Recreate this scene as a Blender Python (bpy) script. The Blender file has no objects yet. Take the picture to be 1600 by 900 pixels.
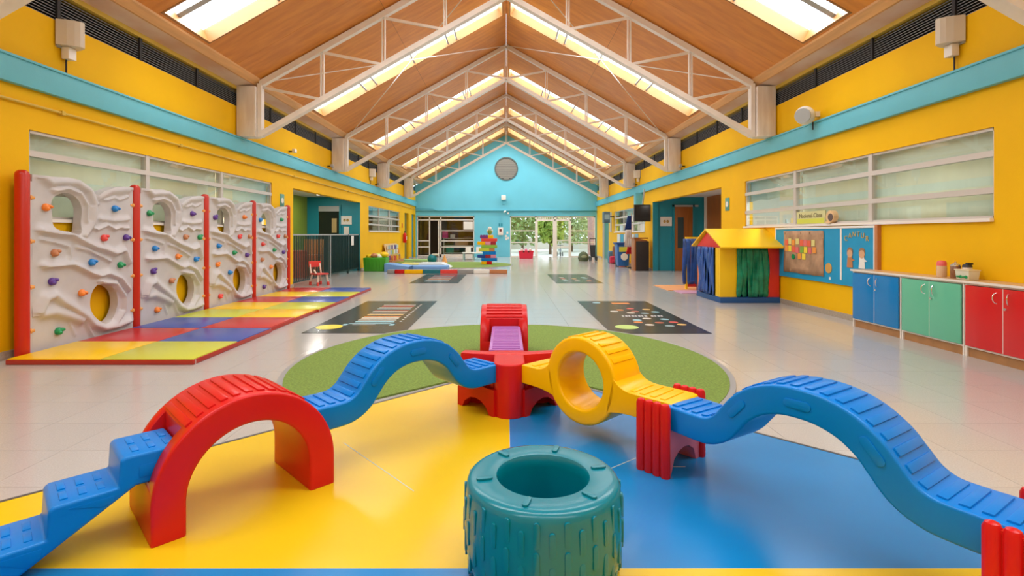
import bpy, bmesh, math, random
import numpy as np
from mathutils import Vector, Matrix
random.seed(7)
R = math.radians
C = bpy.context.scene.collection

# ------------------------------------------------------------------ camera, light, exposure
cam_d = bpy.data.cameras.new('camera'); cam = bpy.data.objects.new('camera', cam_d); C.objects.link(cam)
cam.location = (0, 0, 1.2); cam.rotation_euler = (R(90), 0, 0)
cam_d.lens = 18.0; cam_d.sensor_width = 36.0
cam_d.shift_x = 0.0056; cam_d.shift_y = -0.0525
cam_d.clip_start = 0.05; cam_d.clip_end = 300
bpy.context.scene.camera = cam
w = bpy.data.worlds.new('world'); bpy.context.scene.world = w; w.use_nodes = True
bg = w.node_tree.nodes['Background']; bg.inputs[0].default_value = (0.86, 0.94, 1.0, 1); bg.inputs[1].default_value = 2.6
vs = bpy.context.scene.view_settings
vs.view_transform = 'Standard'; vs.look = 'None'; vs.gamma = 1.0; vs.exposure = 0.02; vs.use_curve_mapping = False
SKY_W = 175.0            # daylight above each skylight

# roof geometry: underside of the ply  z = RZ - SL*|x|
RZ, SL = 6.47, 0.5656
TH = math.atan(SL); NS, NC = math.sin(TH), math.cos(TH)
def sp(side, s, y, n):                 # point on a slope, n metres above the ply face
    return (side*(s + n*NS), y, RZ - SL*s + n*NC)
SKY = [(-3.7, -2.65), (1.27, 2.32), (6.5, 7.5), (11.15, 12.2), (16.1, 17.15), (21.05, 22.1), (25.05, 26.05)]
for y0, y1 in SKY:
    for side in (-1, 1):
        L = bpy.data.lights.new('daylight', 'AREA'); L.shape = 'RECTANGLE'
        ln = 4.2/NC
        L.size = ln; L.size_y = (y1-y0); L.energy = SKY_W; L.color = (0.955, 0.98, 1.0)
        o = bpy.data.objects.new('daylight', L); C.objects.link(o)
        c = Vector(sp(side, 2.225, (y0+y1)/2, 0.23)); o.location = c
        zax = Vector((side*NS, 0, NC)); xax = Vector((side*NC, 0, -NS)); yax = zax.cross(xax)
        o.rotation_euler = Matrix((xax, yax, zax)).transposed().to_euler()

# ------------------------------------------------------------------ materials
MATS = {}
def mat(name, col, rough=0.5, noise=0.0, nscale=8.0, bump=0.0, bscale=60.0, metal=0.0, stretch=None, col2=None, rand=0.0, coat=0.0, spec=0.5):
    if name in MATS: return MATS[name]
    m = bpy.data.materials.new(name); m.use_nodes = True; nt = m.node_tree; b = nt.nodes['Principled BSDF']
    b.inputs['Base Color'].default_value = (*col, 1); b.inputs['Roughness'].default_value = rough
    b.inputs['Metallic'].default_value = metal; b.inputs['Coat Weight'].default_value = coat
    b.inputs['Coat Roughness'].default_value = 0.1; b.inputs['Specular IOR Level'].default_value = spec
    tc = nt.nodes.new('ShaderNodeTexCoord'); mp = nt.nodes.new('ShaderNodeMapping')
    nt.links.new(tc.outputs['Object'], mp.inputs[0])
    if stretch: mp.inputs['Scale'].default_value = stretch
    last = None
    if noise > 0:
        n = nt.nodes.new('ShaderNodeTexNoise'); n.inputs['Scale'].default_value = nscale; n.inputs['Detail'].default_value = 6
        nt.links.new(mp.outputs[0], n.inputs['Vector'])
        mx = nt.nodes.new('ShaderNodeMix'); mx.data_type = 'RGBA'
        c2 = col2 if col2 else tuple(c*(1-noise) for c in col)
        mx.inputs[6].default_value = (*col, 1); mx.inputs[7].default_value = (*c2, 1)
        rp = nt.nodes.new('ShaderNodeValToRGB'); rp.color_ramp.elements[0].position = 0.35; rp.color_ramp.elements[1].position = 0.65
        nt.links.new(n.outputs['Fac'], rp.inputs[0]); nt.links.new(rp.outputs[0], mx.inputs[0])
        last = mx.outputs[2]
    if rand > 0:
        oi = nt.nodes.new('ShaderNodeObjectInfo'); mr = nt.nodes.new('ShaderNodeMapRange')
        mr.inputs['To Min'].default_value = 1-rand; mr.inputs['To Max'].default_value = 1+rand
        nt.links.new(oi.outputs['Random'], mr.inputs['Value'])
        hs = nt.nodes.new('ShaderNodeHueSaturation'); nt.links.new(mr.outputs[0], hs.inputs['Value'])
        if last: nt.links.new(last, hs.inputs['Color'])
        else: hs.inputs['Color'].default_value = (*col, 1)
        last = hs.outputs[0]
    if last: nt.links.new(last, b.inputs['Base Color'])
    if bump > 0:
        n2 = nt.nodes.new('ShaderNodeTexNoise'); n2.inputs['Scale'].default_value = bscale; n2.inputs['Detail'].default_value = 3
        nt.links.new(mp.outputs[0], n2.inputs['Vector'])
        bp = nt.nodes.new('ShaderNodeBump'); bp.inputs['Strength'].default_value = bump; bp.inputs['Distance'].default_value = 0.01
        nt.links.new(n2.outputs['Fac'], bp.inputs['Height']); nt.links.new(bp.outputs[0], b.inputs['Normal'])
    MATS[name] = m; return m
def glass_mat(name, tint=(1, 1, 1), refl=1.0, rough=0.0):
    if name in MATS: return MATS[name]
    m = bpy.data.materials.new(name); m.use_nodes = True; nt = m.node_tree; nt.nodes.clear()
    out = nt.nodes.new('ShaderNodeOutputMaterial'); t = nt.nodes.new('ShaderNodeBsdfTransparent'); t.inputs[0].default_value = (*tint, 1)
    g = nt.nodes.new('ShaderNodeBsdfGlossy'); g.inputs['Roughness'].default_value = rough
    f = nt.nodes.new('ShaderNodeLayerWeight'); f.inputs[0].default_value = .5
    pw = nt.nodes.new('ShaderNodeMath'); pw.operation = 'POWER'; pw.inputs[1].default_value = 4.0; nt.links.new(f.outputs['Facing'], pw.inputs[0])
    ad = nt.nodes.new('ShaderNodeMath'); ad.operation = 'MULTIPLY_ADD'; ad.inputs[1].default_value = .9; ad.inputs[2].default_value = .045; nt.links.new(pw.outputs[0], ad.inputs[0])
    mul = nt.nodes.new('ShaderNodeMath'); mul.operation = 'MULTIPLY'; mul.inputs[1].default_value = refl; mul.use_clamp = True
    mx = nt.nodes.new('ShaderNodeMixShader')
    nt.links.new(ad.outputs[0], mul.inputs[0]); nt.links.new(mul.outputs[0], mx.inputs[0])
    nt.links.new(t.outputs[0], mx.inputs[1]); nt.links.new(g.outputs[0], mx.inputs[2]); nt.links.new(mx.outputs[0], out.inputs[0])
    MATS[name] = m; return m
def emis(name, col, s):
    if name in MATS: return MATS[name]
    m = bpy.data.materials.new(name); m.use_nodes = True; b = m.node_tree.nodes['Principled BSDF']
    b.inputs['Base Color'].default_value = (*col, 1); b.inputs['Emission Color'].default_value = (*col, 1); b.inputs['Emission Strength'].default_value = s
    MATS[name] = m; return m

YEL = mat('yellow_paint', (0.87, 0.49, 0.0), 0.6, 0.06, 1.2, 0.12, 90, spec=.22)
CYAN = mat('cyan_paint', (0.15, 0.56, 0.71), 0.55, 0.05, 1.0, 0.1, 80, spec=.3)
BAND = mat('band_paint', (0.13, 0.50, 0.60), 0.5, 0.06, 2.0, 0.1, 60)
TEAL = mat('teal_paint', (0.008, 0.27, 0.36), 0.5, 0.05, 2)
GREENP = mat('green_paint', (0.22, 0.32, 0.03), 0.5, 0.05, 2)
PLY = mat('plywood', (0.74, 0.285, 0.04), 0.38, 0.4, 2.2, 0.03, 30, stretch=(.9, 4, .9), col2=(0.62, 0.215, 0.028), rand=0.05)
PLYL = mat('light_ply', (0.86, 0.58, 0.30), 0.5, 0.2, 3, stretch=(1, 6, 1))
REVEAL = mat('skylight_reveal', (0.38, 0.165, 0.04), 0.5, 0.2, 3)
FASC = mat('fascia_paint', (0.80, 0.66, 0.60), 0.3, 0.5, 1.6, col2=(0.66, 0.40, 0.27), stretch=(1, .6, 2))
OFFW = mat('offwhite_steel', (0.88, 0.84, 0.78), 0.35, 0.08, 5)
POSTM = mat('offwhite_post', (0.88, 0.83, 0.76), 0.5, 0.35, 3, stretch=(3, 3, .5), col2=(0.74, 0.66, 0.57))
DARKL = mat('louvre_grey', (0.26, 0.27, 0.28), 0.4)
DARKB = mat('louvre_back', (0.02, 0.02, 0.022), 0.6)
YLINE = mat('yellow_trim', (0.62, 0.42, 0.05), 0.5)
ALU = mat('aluminium', (0.62, 0.58, 0.54), 0.35, metal=0.15)
WHITEF = mat('white_frame', (0.82, 0.77, 0.70), 0.4)
CURT = mat('curtain_green', (0.64, 0.67, 0.60), 0.85, 0.12, 3, 0.1, 200)
nt_ = CURT.node_tree; b_ = nt_.nodes['Principled BSDF']; tr_ = nt_.nodes.new('ShaderNodeBsdfTranslucent'); tr_.inputs[0].default_value = (.64, .67, .60, 1)
mx_ = nt_.nodes.new('ShaderNodeMixShader'); mx_.inputs[0].default_value = .45; nt_.links.new(b_.outputs[0], mx_.inputs[1]); nt_.links.new(tr_.outputs[0], mx_.inputs[2]); nt_.links.new(mx_.outputs[0], nt_.nodes['Material Output'].inputs[0])
GLASS = glass_mat('window_glass', (0.96, 0.99, 0.98), 1.1)
PANE = glass_mat('skylight_pane', (0.98, 0.98, 0.98), 0.5)
FLOORM = mat('terrazzo', (0.49, 0.47, 0.44), 0.16, 0.13, 140, 0.0, rand=0.018, spec=0.6)
GROUT = mat('grout', (0.33, 0.30, 0.27), 0.5)
BASEB = mat('baseboard_stone', (0.42, 0.35, 0.27), 0.4, 0.2, 40)
RED = mat('red_plastic', (0.60, 0.010, 0.010), 0.3, 0.05, 5, 0.03, 140, spec=.28)
BLUE = mat('blue_plastic', (0.0, 0.20, 0.64), 0.3, 0.05, 5, 0.03, 140, spec=.25)
YELT = mat('yellow_plastic', (0.93, 0.50, 0.0), 0.3, 0.04, 5, 0.03, 140, spec=.28)
PURP = mat('purple_plastic', (0.42, 0.15, 0.50), 0.35, 0.06, 5)
PINKP = mat('pink_plastic', (0.62, 0.16, 0.24), 0.35)
TIRE = mat('teal_plastic', (0.0, 0.20, 0.27), 0.22, 0.05, 6, 0.03, 260)
TIRED = mat('dark_teal_plastic', (0.006, 0.16, 0.20), 0.3)
FY = mat('yellow_floor_paint', (0.80, 0.53, 0.008), 0.27, 0.06, 1.5, spec=0.6)
FB = mat('blue_floor_paint', (0.002, 0.22, 0.56), 0.25, 0.10, 1.5, spec=0.6)
TURF = mat('green_turf', (0.22, 0.34, 0.055), 0.9, 0.35, 60, 0.6, 300)
GREYR = mat('grey_rubber', (0.28, 0.28, 0.27), 0.6)
BLACKM = mat('black_vinyl', (0.028, 0.034, 0.04), 0.2, 0.3, 3)
WPRINT = mat('white_print', (0.75, 0.76, 0.76), 0.3)
ROCK = mat('rock_panel', (0.57, 0.555, 0.56), 0.5, 0.06, 8, 0.06, 120)
POSTR = mat('red_post', (0.55, 0.02, 0.006), 0.3, 0.05, 3)
BLK = mat('black_matte', (0.015, 0.015, 0.017), 0.5)
DKGREEN = mat('dark_green_metal', (0.012, 0.045, 0.045), 0.4)
GREYM = mat('grey_metal', (0.40, 0.42, 0.42), 0.4)
CHROME = mat('chrome', (0.7, 0.7, 0.7), 0.2, metal=0.9)
PAPER = mat('paper', (0.78, 0.76, 0.70), 0.7)
WOODB = mat('brown_door', (0.40, 0.13, 0.02), 0.4, 0.2, 4, stretch=(4, 4, .5))
WOODT = mat('wood_top', (0.66, 0.42, 0.22), 0.35, 0.25, 6, stretch=(8, 1, 1))
KICK = mat('wood_kick', (0.45, 0.22, 0.08), 0.5, 0.25, 6, stretch=(8, 1, 1))
def flat(name, c, r=0.4): return mat(name, c, r)
ORANGE = flat('orange_plastic', (0.85, 0.24, 0.03), .3); HBLUE = flat('hold_blue', (0.01, 0.22, 0.62), .3); HGREEN = flat('hold_green', (0.01, 0.30, 0.10), .3)
HPURP = flat('hold_purple', (0.10, 0.035, 0.28), .3); HBROWN = flat('hold_brown', (0.50, 0.20, 0.08), .35); HRED = flat('hold_red', (0.75, 0.06, 0.05), .3)
CLIP = flat('clip_orange', (0.80, 0.36, 0.08), .35)
MY = mat('mat_yellow', (0.90, 0.58, 0.003), 0.28); ML = mat('mat_lime', (0.58, 0.62, 0.06), 0.28); MR = mat('mat_red', (0.52, 0.025, 0.03), 0.28)
MB_ = mat('mat_blue', (0.04, 0.09, 0.38), 0.28); MS = mat('mat_side', (0.42, 0.03, 0.018), 0.35)

# ------------------------------------------------------------------ mesh helpers
class M:
    def __init__(s): s.v = []; s.f = []; s.mi = []; s.cur = 0
    def add(s, vs, fs):
        n = len(s.v); s.v += [tuple(v) for v in vs]
        for f in fs: s.f.append(tuple(i+n for i in f)); s.mi.append(s.cur)
        return s
    def hexa(s, p):   # 8 points: 0-3 bottom ring, 4-7 top ring
        return s.add(p, [(3, 2, 1, 0), (4, 5, 6, 7), (0, 1, 5, 4), (1, 2, 6, 5), (2, 3, 7, 6), (3, 0, 4, 7)])
    def box(s, x0, x1, y0, y1, z0, z1):
        x0, x1 = min(x0, x1), max(x0, x1); y0, y1 = min(y0, y1), max(y0, y1); z0, z1 = min(z0, z1), max(z0, z1)
        return s.hexa([(x0, y0, z0), (x1, y0, z0), (x1, y1, z0), (x0, y1, z0), (x0, y0, z1), (x1, y0, z1), (x1, y1, z1), (x0, y1, z1)])
    def beam(s, p0, p1, w, h, up=(0, 0, 1)):
        p0, p1 = Vector(p0), Vector(p1); d = (p1-p0).normalized(); u = Vector(up)
        if abs(d.dot(u)) > .98: u = Vector((0, 1, 0))
        a = d.cross(u).normalized()*w/2; b = a.cross(d).normalized()*h/2
        return s.hexa([p0-a-b, p0+a-b, p1+a-b, p1-a-b, p0-a+b, p0+a+b, p1+a+b, p1-a+b])
    def cyl(s, p0, p1, r, n=12, r1=None):
        p0, p1 = Vector(p0), Vector(p1); d = (p1-p0).normalized(); r1 = r if r1 is None else r1
        u = Vector((0, 0, 1)) if abs(d.z) < .9 else Vector((1, 0, 0))
        a = d.cross(u).normalized(); b = a.cross(d)
        vs = []
        for p, q in ((p0, r), (p1, r1)):
            for i in range(n):
                t = 2*math.pi*i/n; vs.append(p+a*q*math.cos(t)+b*q*math.sin(t))
        fs = [(i, (i+1) % n, n+(i+1) % n, n+i) for i in range(n)] + [tuple(range(n-1, -1, -1)), tuple(range(n, 2*n))]
        return s.add(vs, fs)
    def lathe(s, prof, n=24, c=(0, 0, 0), closed=False):
        vs = []; k = len(prof)
        for i in range(n):
            t = 2*math.pi*i/n
            for r, z in prof: vs.append((c[0]+r*math.cos(t), c[1]+r*math.sin(t), c[2]+z))
        fs = []; kk = k if closed else k-1
        for i in range(n):
            for j in range(kk):
                a = i*k+j; b = i*k+(j+1) % k; c2 = ((i+1) % n)*k+(j+1) % k; d = ((i+1) % n)*k+j
                fs.append((a, d, c2, b))
        return s.add(vs, fs)
    def prism(s, poly, y0, y1, axis='y'):
        n = len(poly)
        if axis == 'y': A = [(x, y0, z) for x, z in poly]; B = [(x, y1, z) for x, z in poly]
        elif axis == 'z': A = [(x, y, y0) for x, y in poly]; B = [(x, y, y1) for x, y in poly]
        else: A = [(y0, x, z) for x, z in poly]; B = [(y1, x, z) for x, z in poly]
        fs = [tuple(range(n)), tuple(range(2*n-1, n-1, -1))]+[(i, n+i, n+(i+1) % n, (i+1) % n) for i in range(n)]
        return s.add(A+B, fs)
    def strip(s, top, bot, y0, y1, loop=False):
        n = len(top); vs = []
        for i in range(n):
            vs += [(top[i][0], y0, top[i][1]), (top[i][0], y1, top[i][1]), (bot[i][0], y1, bot[i][1]), (bot[i][0], y0, bot[i][1])]
        fs = []
        for i in range(n if loop else n-1):
            a = 4*i; b = 4*((i+1) % n)
            for k in range(4): fs.append((a+k, a+(k+1) % 4, b+(k+1) % 4, b+k))
        if not loop: fs += [(3, 2, 1, 0), (4*n-4, 4*n-3, 4*n-2, 4*n-1)]
        return s.add(vs, fs)
    def sphere(s, c, r, n=10, m=7, sc=(1, 1, 1)):
        vs = [(c[0], c[1], c[2]+r*sc[2])]
        for j in range(1, m):
            ph = math.pi*j/m
            for i in range(n):
                t = 2*math.pi*i/n; vs.append((c[0]+r*sc[0]*math.sin(ph)*math.cos(t), c[1]+r*sc[1]*math.sin(ph)*math.sin(t), c[2]+r*sc[2]*math.cos(ph)))
        vs.append((c[0], c[1], c[2]-r*sc[2])); L = len(vs)-1
        fs = [(0, 1+i, 1+(i+1) % n) for i in range(n)]
        for j in range(m-2):
            for i in range(n): a = 1+j*n; fs.append((a+i, a+n+i, a+n+(i+1) % n, a+(i+1) % n))
        a = 1+(m-2)*n; fs += [(L, a+(i+1) % n, a+i) for i in range(n)]
        return s.add(vs, fs)
    def mesh(s, name, mats, bevel=0, seg=2, smooth=False, ang=35):
        me = bpy.data.meshes.new(name); bm = bmesh.new()
        vv = [bm.verts.new(v) for v in s.v]
        for f, mi in zip(s.f, s.mi):
            try: fc = bm.faces.new([vv[i] for i in f]); fc.material_index = mi
            except ValueError: pass
        bmesh.ops.recalc_face_normals(bm, faces=bm.faces)
        if bevel:
            es = [e for e in bm.edges if len(e.link_faces) == 2 and e.calc_face_angle(0) > R(ang)]
            bmesh.ops.bevel(bm, geom=es, offset=bevel, segments=seg, affect='EDGES', profile=0.6, clamp_overlap=True)
        if smooth or bevel:
            for f in bm.faces: f.smooth = True
            for e in bm.edges:
                if len(e.link_faces) != 2 or e.calc_face_angle(0) > R(40): e.smooth = False
        bm.to_mesh(me); bm.free()
        for m in (mats if isinstance(mats, (list, tuple)) else [mats]): me.materials.append(m)
        return me
    def build(s, name, mats, parent=None, loc=None, rot=None, **kw):
        return link(name, s.mesh(name, mats, **kw), parent, loc, rot)
def link(name, me, parent=None, loc=None, rot=None):
    o = bpy.data.objects.new(name, me); C.objects.link(o)
    if parent: o.parent = parent
    if loc is not None: o.location = loc
    if rot is not None: o.rotation_euler = rot
    return o
def tag(o, label=None, cat=None, group=None, kind=None):
    if label: o['label'] = label
    if cat: o['category'] = cat
    if group: o['group'] = group
    if kind: o['kind'] = kind
    return o
def thing(name, label, cat, loc=(0, 0, 0), rz=0, group=None):
    o = bpy.data.objects.new(name, None); o.empty_display_size = .1; C.objects.link(o); o.location = loc; o.rotation_euler = (0, 0, rz)
    return tag(o, label, cat, group)
def struct(o): o['kind'] = 'structure'; return o
def B(name, m, parent, x0, x1, y0, y1, z0, z1, **kw): return M().box(x0, x1, y0, y1, z0, z1).build(name, m, parent, **kw)
def sbox(mb, side, s0, s1, y0, y1, n0, n1):
    P = [sp(side, s, y, n) for n in (n0, n1) for s, y in ((s0, y0), (s1, y0), (s1, y1), (s0, y1))]
    return mb.hexa(P)
def thick(o, t):
    me = o.data; n = len(me.vertices); nr = [v.vector.copy() for v in me.vertex_normals]; co = [v.co.copy() for v in me.vertices]
    fs = [tuple(p.vertices) for p in me.polygons]; cnt = {}
    for f in fs:
        for a, b in zip(f, f[1:]+f[:1]): cnt[(a, b)] = 1
    vs = [tuple(c) for c in co]+[tuple(c-k*t) for c, k in zip(co, nr)]
    F = list(fs)+[tuple(i+n for i in f[::-1]) for f in fs]+[(b, a, a+n, b+n) for (a, b) in cnt if (b, a) not in cnt]
    m2 = bpy.data.meshes.new(me.name); m2.from_pydata(vs, [], F); m2.materials.append(me.materials[0])
    for p in m2.polygons: p.use_smooth = True
    o.data = m2; m2.update(); return o
def catmull(pts, k=6, closed=False):
    out = []; n = len(pts)
    rng = range(n) if closed else range(n-1)
    for i in rng:
        if closed: p = [pts[(i+j) % n] for j in (-1, 0, 1, 2)]
        else: p = [pts[max(i-1, 0)], pts[i], pts[i+1], pts[min(i+2, n-1)]]
        for j in range(k):
            t = j/k
            out.append(tuple(.5*((2*p[1][d])+(-p[0][d]+p[2][d])*t+(2*p[0][d]-5*p[1][d]+4*p[2][d]-p[3][d])*t*t+(-p[0][d]+3*p[1][d]-3*p[2][d]+p[3][d])*t**3) for d in range(2)))
    if not closed: out.append(pts[-1])
    return out
def text(name, body, size, loc, rot, m, parent=None, depth=0.002):
    cu = bpy.data.curves.new(name, 'FONT'); cu.body = body; cu.size = size; cu.extrude = depth; cu.align_x = 'CENTER'; cu.align_y = 'CENTER'
    t = bpy.data.objects.new(name, cu); C.objects.link(t)
    bpy.context.view_layer.update()
    me = bpy.data.meshes.new_from_object(t.evaluated_get(bpy.context.evaluated_depsgraph_get()))
    bpy.data.objects.remove(t); me.materials.clear(); me.materials.append(m)
    return link(name, me, parent, loc, rot)
def boolean_cut(me, cutters):
    o = bpy.data.objects.new('tmp', me); C.objects.link(o); cs = []
    for cm in cutters:
        c = bpy.data.objects.new('cut', cm); C.objects.link(c); cs.append(c)
        md = o.modifiers.new('b', 'BOOLEAN'); md.object = c; md.operation = 'DIFFERENCE'; md.solver = 'EXACT'
    bpy.context.view_layer.update()
    r = bpy.data.meshes.new_from_object(o.evaluated_get(bpy.context.evaluated_depsgraph_get()))
    for c in cs: bpy.data.objects.remove(c)
    bpy.data.objects.remove(o); return r

YB, YF, XW = -5.7, 27.1, 4.8
# ------------------------------------------------------------------ SETTING: floor
fl = struct(B('floor', GROUT, None, -7.2, 7.2, YB, 27.4, -.12, -.004))
TS = 0.41
tile_me = M().box(.001, TS-.001, .001, TS-.001, -.01, 0).mesh('tile', FLOORM)
ts = M(); nx = int(9.6/TS)+1; cnt = 0
cells = []
for j in range(-1, 67):
    for i in range(24):
        x = -XW+i*TS-.12; y = 1.2+(j)*TS-.0
        if x > XW or y+TS > YF+.02: continue
        if abs(x+TS/2)+abs(y+TS/2-1.83) < 2.35: cells.append((1, x, y)); continue
        cells.append((0, x, y))
for under, x, y in cells:
    vis = (y > 1.6) and abs(x+.2)/max(y, .1) < 1.02
    x1 = min(x+TS, XW); x0 = max(x, -XW)
    if not under and vis and cnt < 300 and x > -XW and x+TS < XW:
        link('tile', tile_me, fl, (x, y, 0)); cnt += 1
    else: ts.box(x0+.001, x1-.001, y+.001, y+TS-.001, -.01, 0)
ts.box(-XW, XW, YB, 1.2-TS-.002, -.01, 0)
ts.box(-7.1, -XW, YB, YF, -.01, -.001).box(XW, 7.1, YB, YF, -.01, -.001)
o = ts.build('tile_field', FLOORM, fl); o['kind'] = 'stuff'

# ------------------------------------------------------------------ SETTING: walls
def holed(mb, put, a0, a1, z0, z1, holes):
    ys = sorted({a0, a1, *[h[0] for h in holes], *[h[1] for h in holes]})
    for u0, u1 in zip(ys, ys[1:]):
        hs = sorted([(h[2], h[3]) for h in holes if h[0] <= u0+1e-6 and h[1] >= u1-1e-6])
        z = z0
        for h0, h1 in hs:
            if h0 > z+1e-4: put(mb, u0, u1, z, h0)
            z = h1
        if z < z1-1e-4: put(mb, u0, u1, z, z1)
HL = [(5.15, 10.49, 1.355, 2.255), (11.53, 16.84, 0, 2.24), (17.86, 23.0, 1.31, 2.2), (24.2, 25.15, 0, 2.22), (26.0, 26.95, 0, 2.22)]
HR = [(5.04, 10.3, 1.355, 2.26), (11.43, 16.8, 0, 2.25), (17.7, 22.7, 1.3, 2.2), (24.0, 25.6, 0, 2.22)]
mb = M(); holed(mb, lambda m, u0, u1, z0, z1: m.box(-XW-.16, -XW, u0, u1, z0, z1), YB, YF, 0, 3.48, HL); struct(mb.build('wall_left', YEL))
mb = M(); holed(mb, lambda m, u0, u1, z0, z1: m.box(XW, XW+.16, u0, u1, z0, z1), YB, YF, 0, 3.48, HR); struct(mb.build('wall_right', YEL))
HE = [(-4.74, -1.69, 0, 2.18), (.2, 4.72, 0, 2.16)]
mb = M(); holed(mb, lambda m, u0, u1, z0, z1: m.box(u0, u1, YF, YF+.16, z0, z1), -XW-.2, XW+.2, 0, 2.47, HE)
struct(mb.build('wall_far', CYAN))
mb = M()    # gable, slightly proud, with a round hole filled by the vent
N = 48; cx, cz, vr = 0, 4.66, .61
outer = []
for i in range(N):
    t = 2*math.pi*i/N; d = (math.cos(t), math.sin(t)); best = 1e9
    for (px, pz, nx_, nz_) in ((0, 2.47, 0, -1), (-5, 0, -1, 0), (5, 0, 1, 0), (0, RZ+.02, NS, NC), (0, RZ+.02, -NS, NC)):
        dn = d[0]*nx_+d[1]*nz_
        if dn > 1e-6:
            k = ((px-cx)*nx_+(pz-cz)*nz_)/dn
            if k > 0: best = min(best, k)
    outer.append((cx+d[0]*best, cz+d[1]*best))
for c_ in ((-5, 2.47), (5, 2.47), (-5, RZ+.02-SL*5), (5, RZ+.02-SL*5), (0, RZ+.02)):
    k = min(range(N), key=lambda i: (outer[i][0]-c_[0])**2+(outer[i][1]-c_[1])**2); outer[k] = c_
inner = [(cx+vr*math.cos(2*math.pi*i/N), cz+vr*math.sin(2*math.pi*i/N)) for i in range(N)]
mb.strip(outer, inner, YF-.03, YF+.16, loop=True)
struct(mb.build('wall_gable', CYAN))
struct(B('trim_3', CYAN, None, -XW, XW, YF-.07, YF+.0, 2.45, 2.50))
mb = M().box(-XW-.2, XW+.2, YB-.15, YB, 0, 3.5); mb.prism([(-5, 3.5), (5, 3.5), (5, 3.65), (0, RZ), (-5, 3.65)], YB-.15, YB)
struct(mb.build('wall_near', YEL))
for side, nm in ((-1, 'left'), (1, 'right')):
    X = side*XW
    mb = M().box(X, X-side*.07, YB, YF, 2.66, 2.93); mb.box(X, X-side*.085, YB, YF, 2.905, 2.93)
    struct(mb.build('trim_1' if side < 0 else 'trim_2', BAND, bevel=.004))
    segs = [(YB, 11.5), (16.85, 24.2), (25.2, 26.0)] if side < 0 else [(YB, 11.4), (16.85, 24.0), (25.65, YF)]
    mb = M()
    for a, b in segs: mb.box(X, X-side*.025, a, b, 0, .08)
    struct(mb.build('baseboard_'+nm, BASEB))
    # eaves: thin yellow line, stained fascia, small soffit
    struct(B('trim_%d' % (4 if side < 0 else 5), YLINE, None, X+side*.16, X-side*.02, YB, YF, 3.775, 3.83))
    mb = M().prism([(X+side*.16, 3.83), (X-side*.02, 3.83), (side*4.53, 3.875), (side*4.45, 3.96), (side*4.45, 4.10), (X+side*.16, 4.06)], YB, YF)
    struct(mb.build('trim_%d' % (6 if side < 0 else 7), FASC))
    mb = M().prism([(side*4.53, 3.875), (side*4.50, 3.875), (side*4.40, 3.95), (side*4.40, 3.99), (side*4.53, 3.99)], YB, YF)
    struct(mb.build('trim_%d' % (8 if side < 0 else 9), mat('eaves_ply', (0.78, 0.42, 0.16), 0.4, 0.2, 2, stretch=(6, .5, 6))))
    # side rooms
    room = struct(B('wall_outer_'+nm, PAPER, None, side*7.05, side*7.2, YB, 27.4, 0, 2.6))
    B('flat_roof', PAPER, room, side*4.96, side*7.2, YB, 27.4, 2.42, 2.6)
# ceiling
mb = M()
YT = [YB]+[-.7+4.95*i for i in range(6)]+[YF+.2]      # -0.7 4.25 9.2 14.15 19.1 24.05
for side in (-1, 1):
    y = YB-.1
    for y0, y1 in SKY:
        sbox(mb, side, 0, 4.5, y, y0-.03, .03, .12); sbox(mb, side, 0, .07, y0-.03, y1+.03, .03, .12); sbox(mb, side, 4.37, 4.5, y0-.03, y1+.03, .03, .12); y = y1+.03
    sbox(mb, side, 0, 4.5, y, 27.4, .03, .12)
ceil_ = struct(mb.build('ceiling', DARKB))
for side in (-1, 1):
    for b in range(len(YT)-1):
        a0, a1 = YT[b], min(YT[b+1], YF)
        sk = [s for s in SKY if a0 < s[0] < a1][0]
        for r0, r1 in ((a0, sk[0]-.03), (sk[1]+.03, a1)):
            nc = 2 if r1-r0 > 1.3 else 1
            for c in range(nc):
                q0 = r0+(r1-r0)*c/nc; q1 = r0+(r1-r0)*(c+1)/nc
                for s0, s1 in ((0, 2.18), (2.18, 4.42)):
                    sbox(M(), side, s0+.002, s1-.002, q0+.002, q1-.002, 0, .03).build('plywood_panel', PLY, ceil_)
        sbox(M(), side, 0, .07, sk[0]-.03, sk[1]+.03, 0, .03).build('plywood_panel', PLY, ceil_)
        sbox(M(), side, 4.37, 4.42, sk[0]-.03, sk[1]+.03, 0, .03).build('plywood_panel', PLY, ceil_)

ordn = ['first', 'second', 'third', 'fourth', 'fifth', 'sixth', 'seventh']
def bayname(i): return {0: 'farthest behind the camera', 1: 'just behind the camera', 2: 'in the nearest visible bay', 3: 'between the first and second full trusses', 4: 'between the second and third full trusses', 5: 'between the third and fourth full trusses', 6: 'beside the blue gable wall'}[i]
for i, (y0, y1) in enumerate(SKY):
    for side in (-1, 1):
        t = thing('skylight', '%s skylight strip on the %s roof slope %s' % ('bright white', 'left' if side < 0 else 'right', bayname(i)), 'skylight', sp(side, 2.2, (y0+y1)/2, 0), group='roof skylights')
        t.location = (0, 0, 0)
        mb = M()
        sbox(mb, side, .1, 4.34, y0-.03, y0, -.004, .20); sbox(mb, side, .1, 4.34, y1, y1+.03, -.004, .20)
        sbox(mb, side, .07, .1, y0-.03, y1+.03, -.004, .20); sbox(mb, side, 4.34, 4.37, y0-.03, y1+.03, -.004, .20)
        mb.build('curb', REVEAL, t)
        sbox(M(), side, .1, 4.34, y0, y1, .17, .176).build('pane', PANE, t)
        for s in (1.15, 1.35, 2.15, 3.05, 3.3):
            sbox(M(), side, s, s+.03, y0, y1, .03, .07).build('glazing_bar', GREYM, t)
        sbox(M(), side, .1, 4.34, (y0*.62+y1*.38)-.05, (y0*.62+y1*.38)+.05, .13, .165).build('centre_bar', GREYM, t)

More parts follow.
